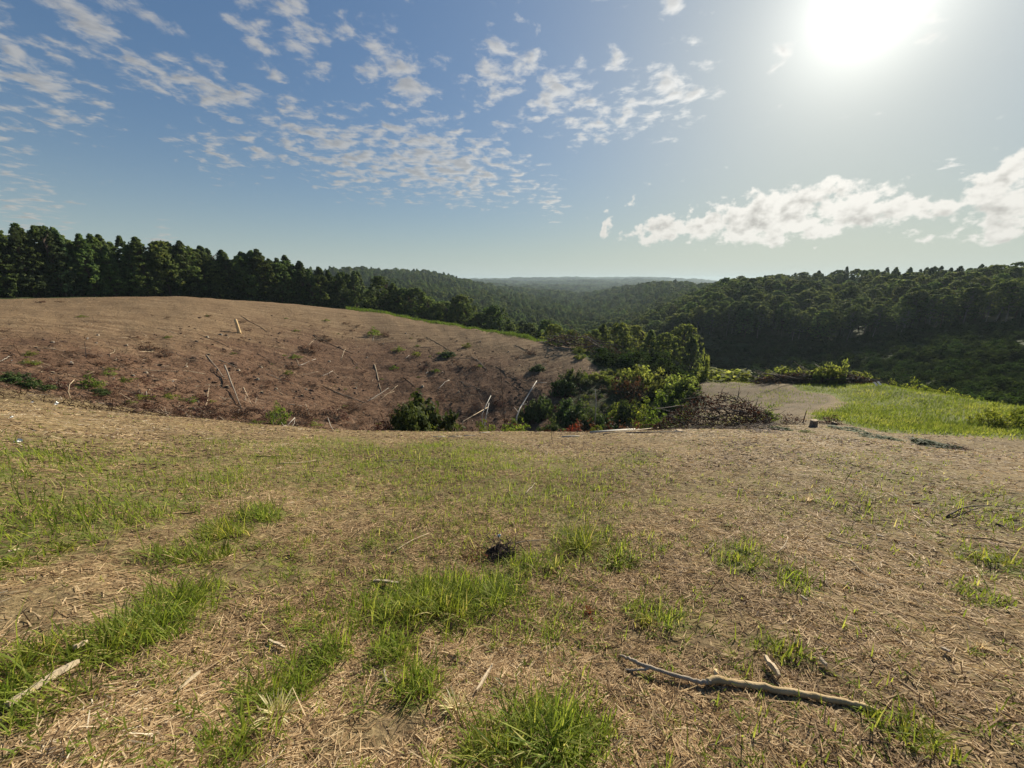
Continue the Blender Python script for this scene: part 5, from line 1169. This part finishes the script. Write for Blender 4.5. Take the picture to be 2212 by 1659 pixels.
for k, (x, y, h_) in enumerate([(985,380,90),(1008,385,95),(1030,380,110),(1060,375,60),(1340,450,60),(965,360,60)]):
    upright('dry_stalk', *Z6(x, y), Z6(x+(k % 3-1)*8, y)[0], Z6(x, y-h_*.8)[1], 1.2, .7, 'wood_dark', ['first','second','third','fourth','lone right-hand','shortest'][k] + ' of the thin dry stalks standing in the thin grass right of centre', 'stalk', False, 5)
# the dark root hole with its reddish stems
m_, t_ = material('dark_soil'); out_principled(t_, t_.ramp(t_.noise(t_.node('ShaderNodeNewGeometry').outputs['Position'], 30, 4), [(.3, (.018,.013,.010)), (.7, (.07,.048,.034))]), .95, .1); M['dark_soil'] = m_
rr = rng(77); p = at(1085, 1205); k = 14; th = np.arange(k)/k*6.283; w_ = px2m(p, 44)
rings = [np.stack([np.cos(th)*w_*s*(1+rr.uniform(-.2, .2, k)), np.sin(th)*w_*.9*s*(1+rr.uniform(-.2, .2, k)), np.full(k, z)+rr.normal(0, .022, k)], -1) for s, z in ((1.15, -.03), (.75, .012), (.4, .03))]
V_ = np.vstack(rings+[np.array([[0, 0, .0]])]); i = np.arange(3*k).reshape(3, k); j = np.roll(i, -1, 1)
e = bpy.data.objects.new('root_clump', None); COL.objects.link(e); e.location = p; tag(e, 'dark torn-up root clump with dead stems behind the central grass', 'root clump')
obj('soil_mound', mesh('soil_mound', V_, [np.stack([i[:-1], j[:-1], j[1:], i[1:]], -1).reshape(-1, 4), np.stack([i[-1], j[-1], np.full(k, 3*k)], -1)], M['dark_soil']), e)
tb_ = MB()
for q in range(70):
    a = rr.uniform(0, 6.28); b0_ = rr.normal(0, w_*.5, 3)*np.array([1, 1, 0])+np.array([0, 0, .06]); tb_.add(*tube(wander(b0_, (math.cos(a), math.sin(a), rr.uniform(-.3, .35)), rr.uniform(.05, .16), 4, rr, .4), np.linspace(.005, .002, 5), 4, False))
o = obj('roots', tb_.me('roots', M['bark_brown']), e); o['kind'] = 'stuff'
tb_ = MB()
for q in range(40):
    a = rr.uniform(2.2, 4.2); b0_ = np.array([-w_*1.1, -.02, .02])+rr.normal(0, w_*.4, 3)*np.array([1, 1, 0]); tb_.add(*tube(wander(b0_, (math.cos(a), math.sin(a), rr.uniform(.1, 1)), rr.uniform(.06, .16), 3, rr, .3), np.linspace(.003, .0012, 4), 4, False))
o = obj('reddish_stems', tb_.me('reddish_stems', M['wood_red']), e); o['kind'] = 'stuff'
# standing clumps of tall grass
def grass_clump(u, v, wpx, hpx, n_, label, seed):
    """a ragged stand: many small tufts, dense in the middle, fraying outwards"""
    rr = rng(seed); p = at(u, v); w_ = px2m(p, wpx)*.5; h_ = px2m(p, hpx)*.88
    n_ = int(n_*.72); nt = max(6, n_//11); ta = rr.uniform(0, 6.283, nt); tq = np.minimum(np.abs(rr.normal(0, .72, nt)), 1.05*rr.uniform(.8, 1, nt)); wind = rr.uniform(0, 6.28)
    tx, ty = np.cos(ta)*tq*w_, np.sin(ta)*tq*w_*.75; th_ = np.clip(1.15-.55*tq+rr.normal(0, .22, nt), .3, 1.4)
    k = rr.randint(0, nt, n_); a = rr.uniform(0, 6.283, n_); q = np.sqrt(rr.rand(n_))*.035*(1+.1*p.length)
    lx, ly = tx[k]+np.cos(a)*q, ty[k]+np.sin(a)*q; gz = ground(p.x+lx, p.y+ly)-p.z
    az_ = np.where(rr.rand(n_) < .3, wind+rr.normal(0, .6, n_), a+rr.normal(0, .5, n_)); el_ = np.clip(rr.normal(.88, .34, n_), .1, 1.5)
    V_, F_, rd = blades(lx, ly, h_*th_[k]*rr.uniform(.4, 1.25, n_), rr.uniform(.0035, .0075, n_)*(1+.12*max(0, p.length-2)), el_, az_, rr.uniform(.02, .4, n_), rr, -.01, 4, np.clip(rr.normal(.42, .22, n_)+rr.normal(0, .12, nt)[k]+.5*(rr.rand(n_) < .13), 0, 1), gz)
    o = obj('grass_clump', mesh('grass_clump', V_, F_, M['grass'], rd), None, p); tag(o, label, 'grass', 'standing clumps of tall grass'); return o
for k, (u, v, wp, hp, n_, lab) in enumerate([
    (960,1320,230,75,620,'widest tall grass clump in the middle of the near slope'),(1075,1300,130,60,300,'tall grass at the right end of the central clump'),(880,1330,110,60,220,'tall grass at the left end of the central clump'),
    (1265,1185,110,70,320,'tall bright clump right of the dark root clump'),(1175,1225,130,50,300,'grass clump between root clump and tall bright clump'),(1335,1215,110,45,240,'grass clump at the right of the middle group'),
    (1190,1615,260,105,620,'big bright clump at the bottom centre of the picture'),(1075,1640,150,80,220,'sparser grass left of the big bottom clump'),
    (640,1490,120,50,260,'lower half of the crescent-shaped grass clump'),(700,1430,110,42,240,'upper half of the crescent-shaped grass clump'),(590,1515,70,40,120,'outermost tip of the crescent-shaped clump'),
    (850,1425,80,50,160,'upright tuft below the central clump'),(905,1510,90,42,130,'thin tuft above the bare soil patch'),(1400,1345,70,50,150,'small bright tuft right of the central clump'),(1450,1340,60,30,80,'low tuft beside the small bright tuft'),
    (250,1390,190,70,420,'tall grass in the middle of the left-hand grass band'),(330,1350,150,66,360,'tall grass of the left-hand band nearest its top'),(400,1300,110,50,240,'top end of the left-hand grass band'),(170,1420,150,55,300,'tall grass at the lower end of the left-hand band'),
    (60,1440,150,55,280,'dark grass clump beside the slat at the picture edge'),(120,1530,140,50,260,'grass clump in front of the long pale slat'),(20,1500,90,60,160,'grass clump cut by the lower left picture edge'),
    (490,1155,90,46,280,'left of the twin tall clumps on the left slope'),(565,1120,90,42,300,'right of the twin tall clumps on the left slope'),(390,1210,120,30,220,'low grass below the twin clumps'),(480,1205,90,34,160,'wispy grass below the left twin clump'),
    (1610,1215,120,24,240,'low grass patch right of centre, upper one'),(1710,1255,90,22,160,'low grass patch right of centre, lower one'),(1690,1415,90,40,150,'thin grass behind the pale flat splinter'),(1960,1600,150,55,220,'sparse grass below the end of the branch'),
    (2115,1295,70,28,120,'small green tuft near the right edge'),(2150,1215,110,30,200,'pale green patch at the right picture edge'),(30,1215,110,30,220,'grass patch at the left edge above the bare strip'),(140,1190,110,24,180,'low grass patch right of the left-edge patch'),
    (500,1625,110,40,150,'thin grass near the bottom left of the bare soil')]):
    grass_clump(u, v, wp, hp, n_, lab, 400+k)
# small red weed
p = at(1268, 1330); shrub('red_weed', 'red', 0, p.x, p.y, .14, .14, 1.0, 'small dark red weed right of the central grass clump', 'weed')
# a few dried tufts of pale straw
for k, (u, v, wp, hp) in enumerate([(600,1545,60,44),(1747,1082,40,18),(985,1530,40,34),(2120,1400,40,16)]):
    rr = rng(600+k); p = at(u, v); n_ = 60; w_ = px2m(p, wp)*.3; h_ = px2m(p, hp)
    a = rr.uniform(0, 6.28, n_); q = np.sqrt(rr.rand(n_)); lx, ly = np.cos(a)*q*w_, np.sin(a)*q*w_*.6
    V_, F_, rd = blades(lx, ly, h_*rr.uniform(.6, 1.3, n_), np.full(n_, .005), rr.uniform(.4, 1.4, n_), a, rr.uniform(.05, .3, n_), rr, 0, 3, rr.uniform(.75, 1, n_), ground(p.x+lx, p.y+ly)-p.z)
    o = obj('dry_tuft', mesh('dry_tuft', V_, F_, M['straw'], rd), None, p); tag(o, ['pale dry straw tuft by the bare soil at the bottom', 'pale dry tuft on the right slope by the thin stalks', 'pale dry tuft left of the big bottom clump', 'pale dry tuft near the right edge'][k], 'straw')

# ------------------------------------------------------------------ summer haze
hv = bpy.data.materials.new('haze'); hv.use_nodes = True; t_ = NT(hv.node_tree); t_.n.clear()
pv = t_.node('ShaderNodeVolumePrincipled'); pv.inputs['Color'].default_value = (.46, .57, .64, 1); pv.inputs['Density'].default_value = 0.00020; pv.inputs['Anisotropy'].default_value = 0.25
mo = t_.node('ShaderNodeOutputMaterial'); t_.l.new(pv.outputs[0], mo.inputs['Volume'])
zmin = float(ZG.min())-2; zmax = max(26.0, float(ZG[RG < 3300].max())+22); S_ = 4700
V_ = np.array([[sx*S_, sy*S_, z] for z in (zmin, zmax) for sx, sy in ((-1, -1), (1, -1), (1, 1), (-1, 1))])
o = obj('haze', mesh('haze', V_, np.array([[3,2,1,0],[4,5,6,7],[0,1,5,4],[1,2,6,5],[2,3,7,6],[3,0,4,7]]), hv)); tag(o, 'thin pale summer haze over the whole valley', 'haze', kind='stuff')
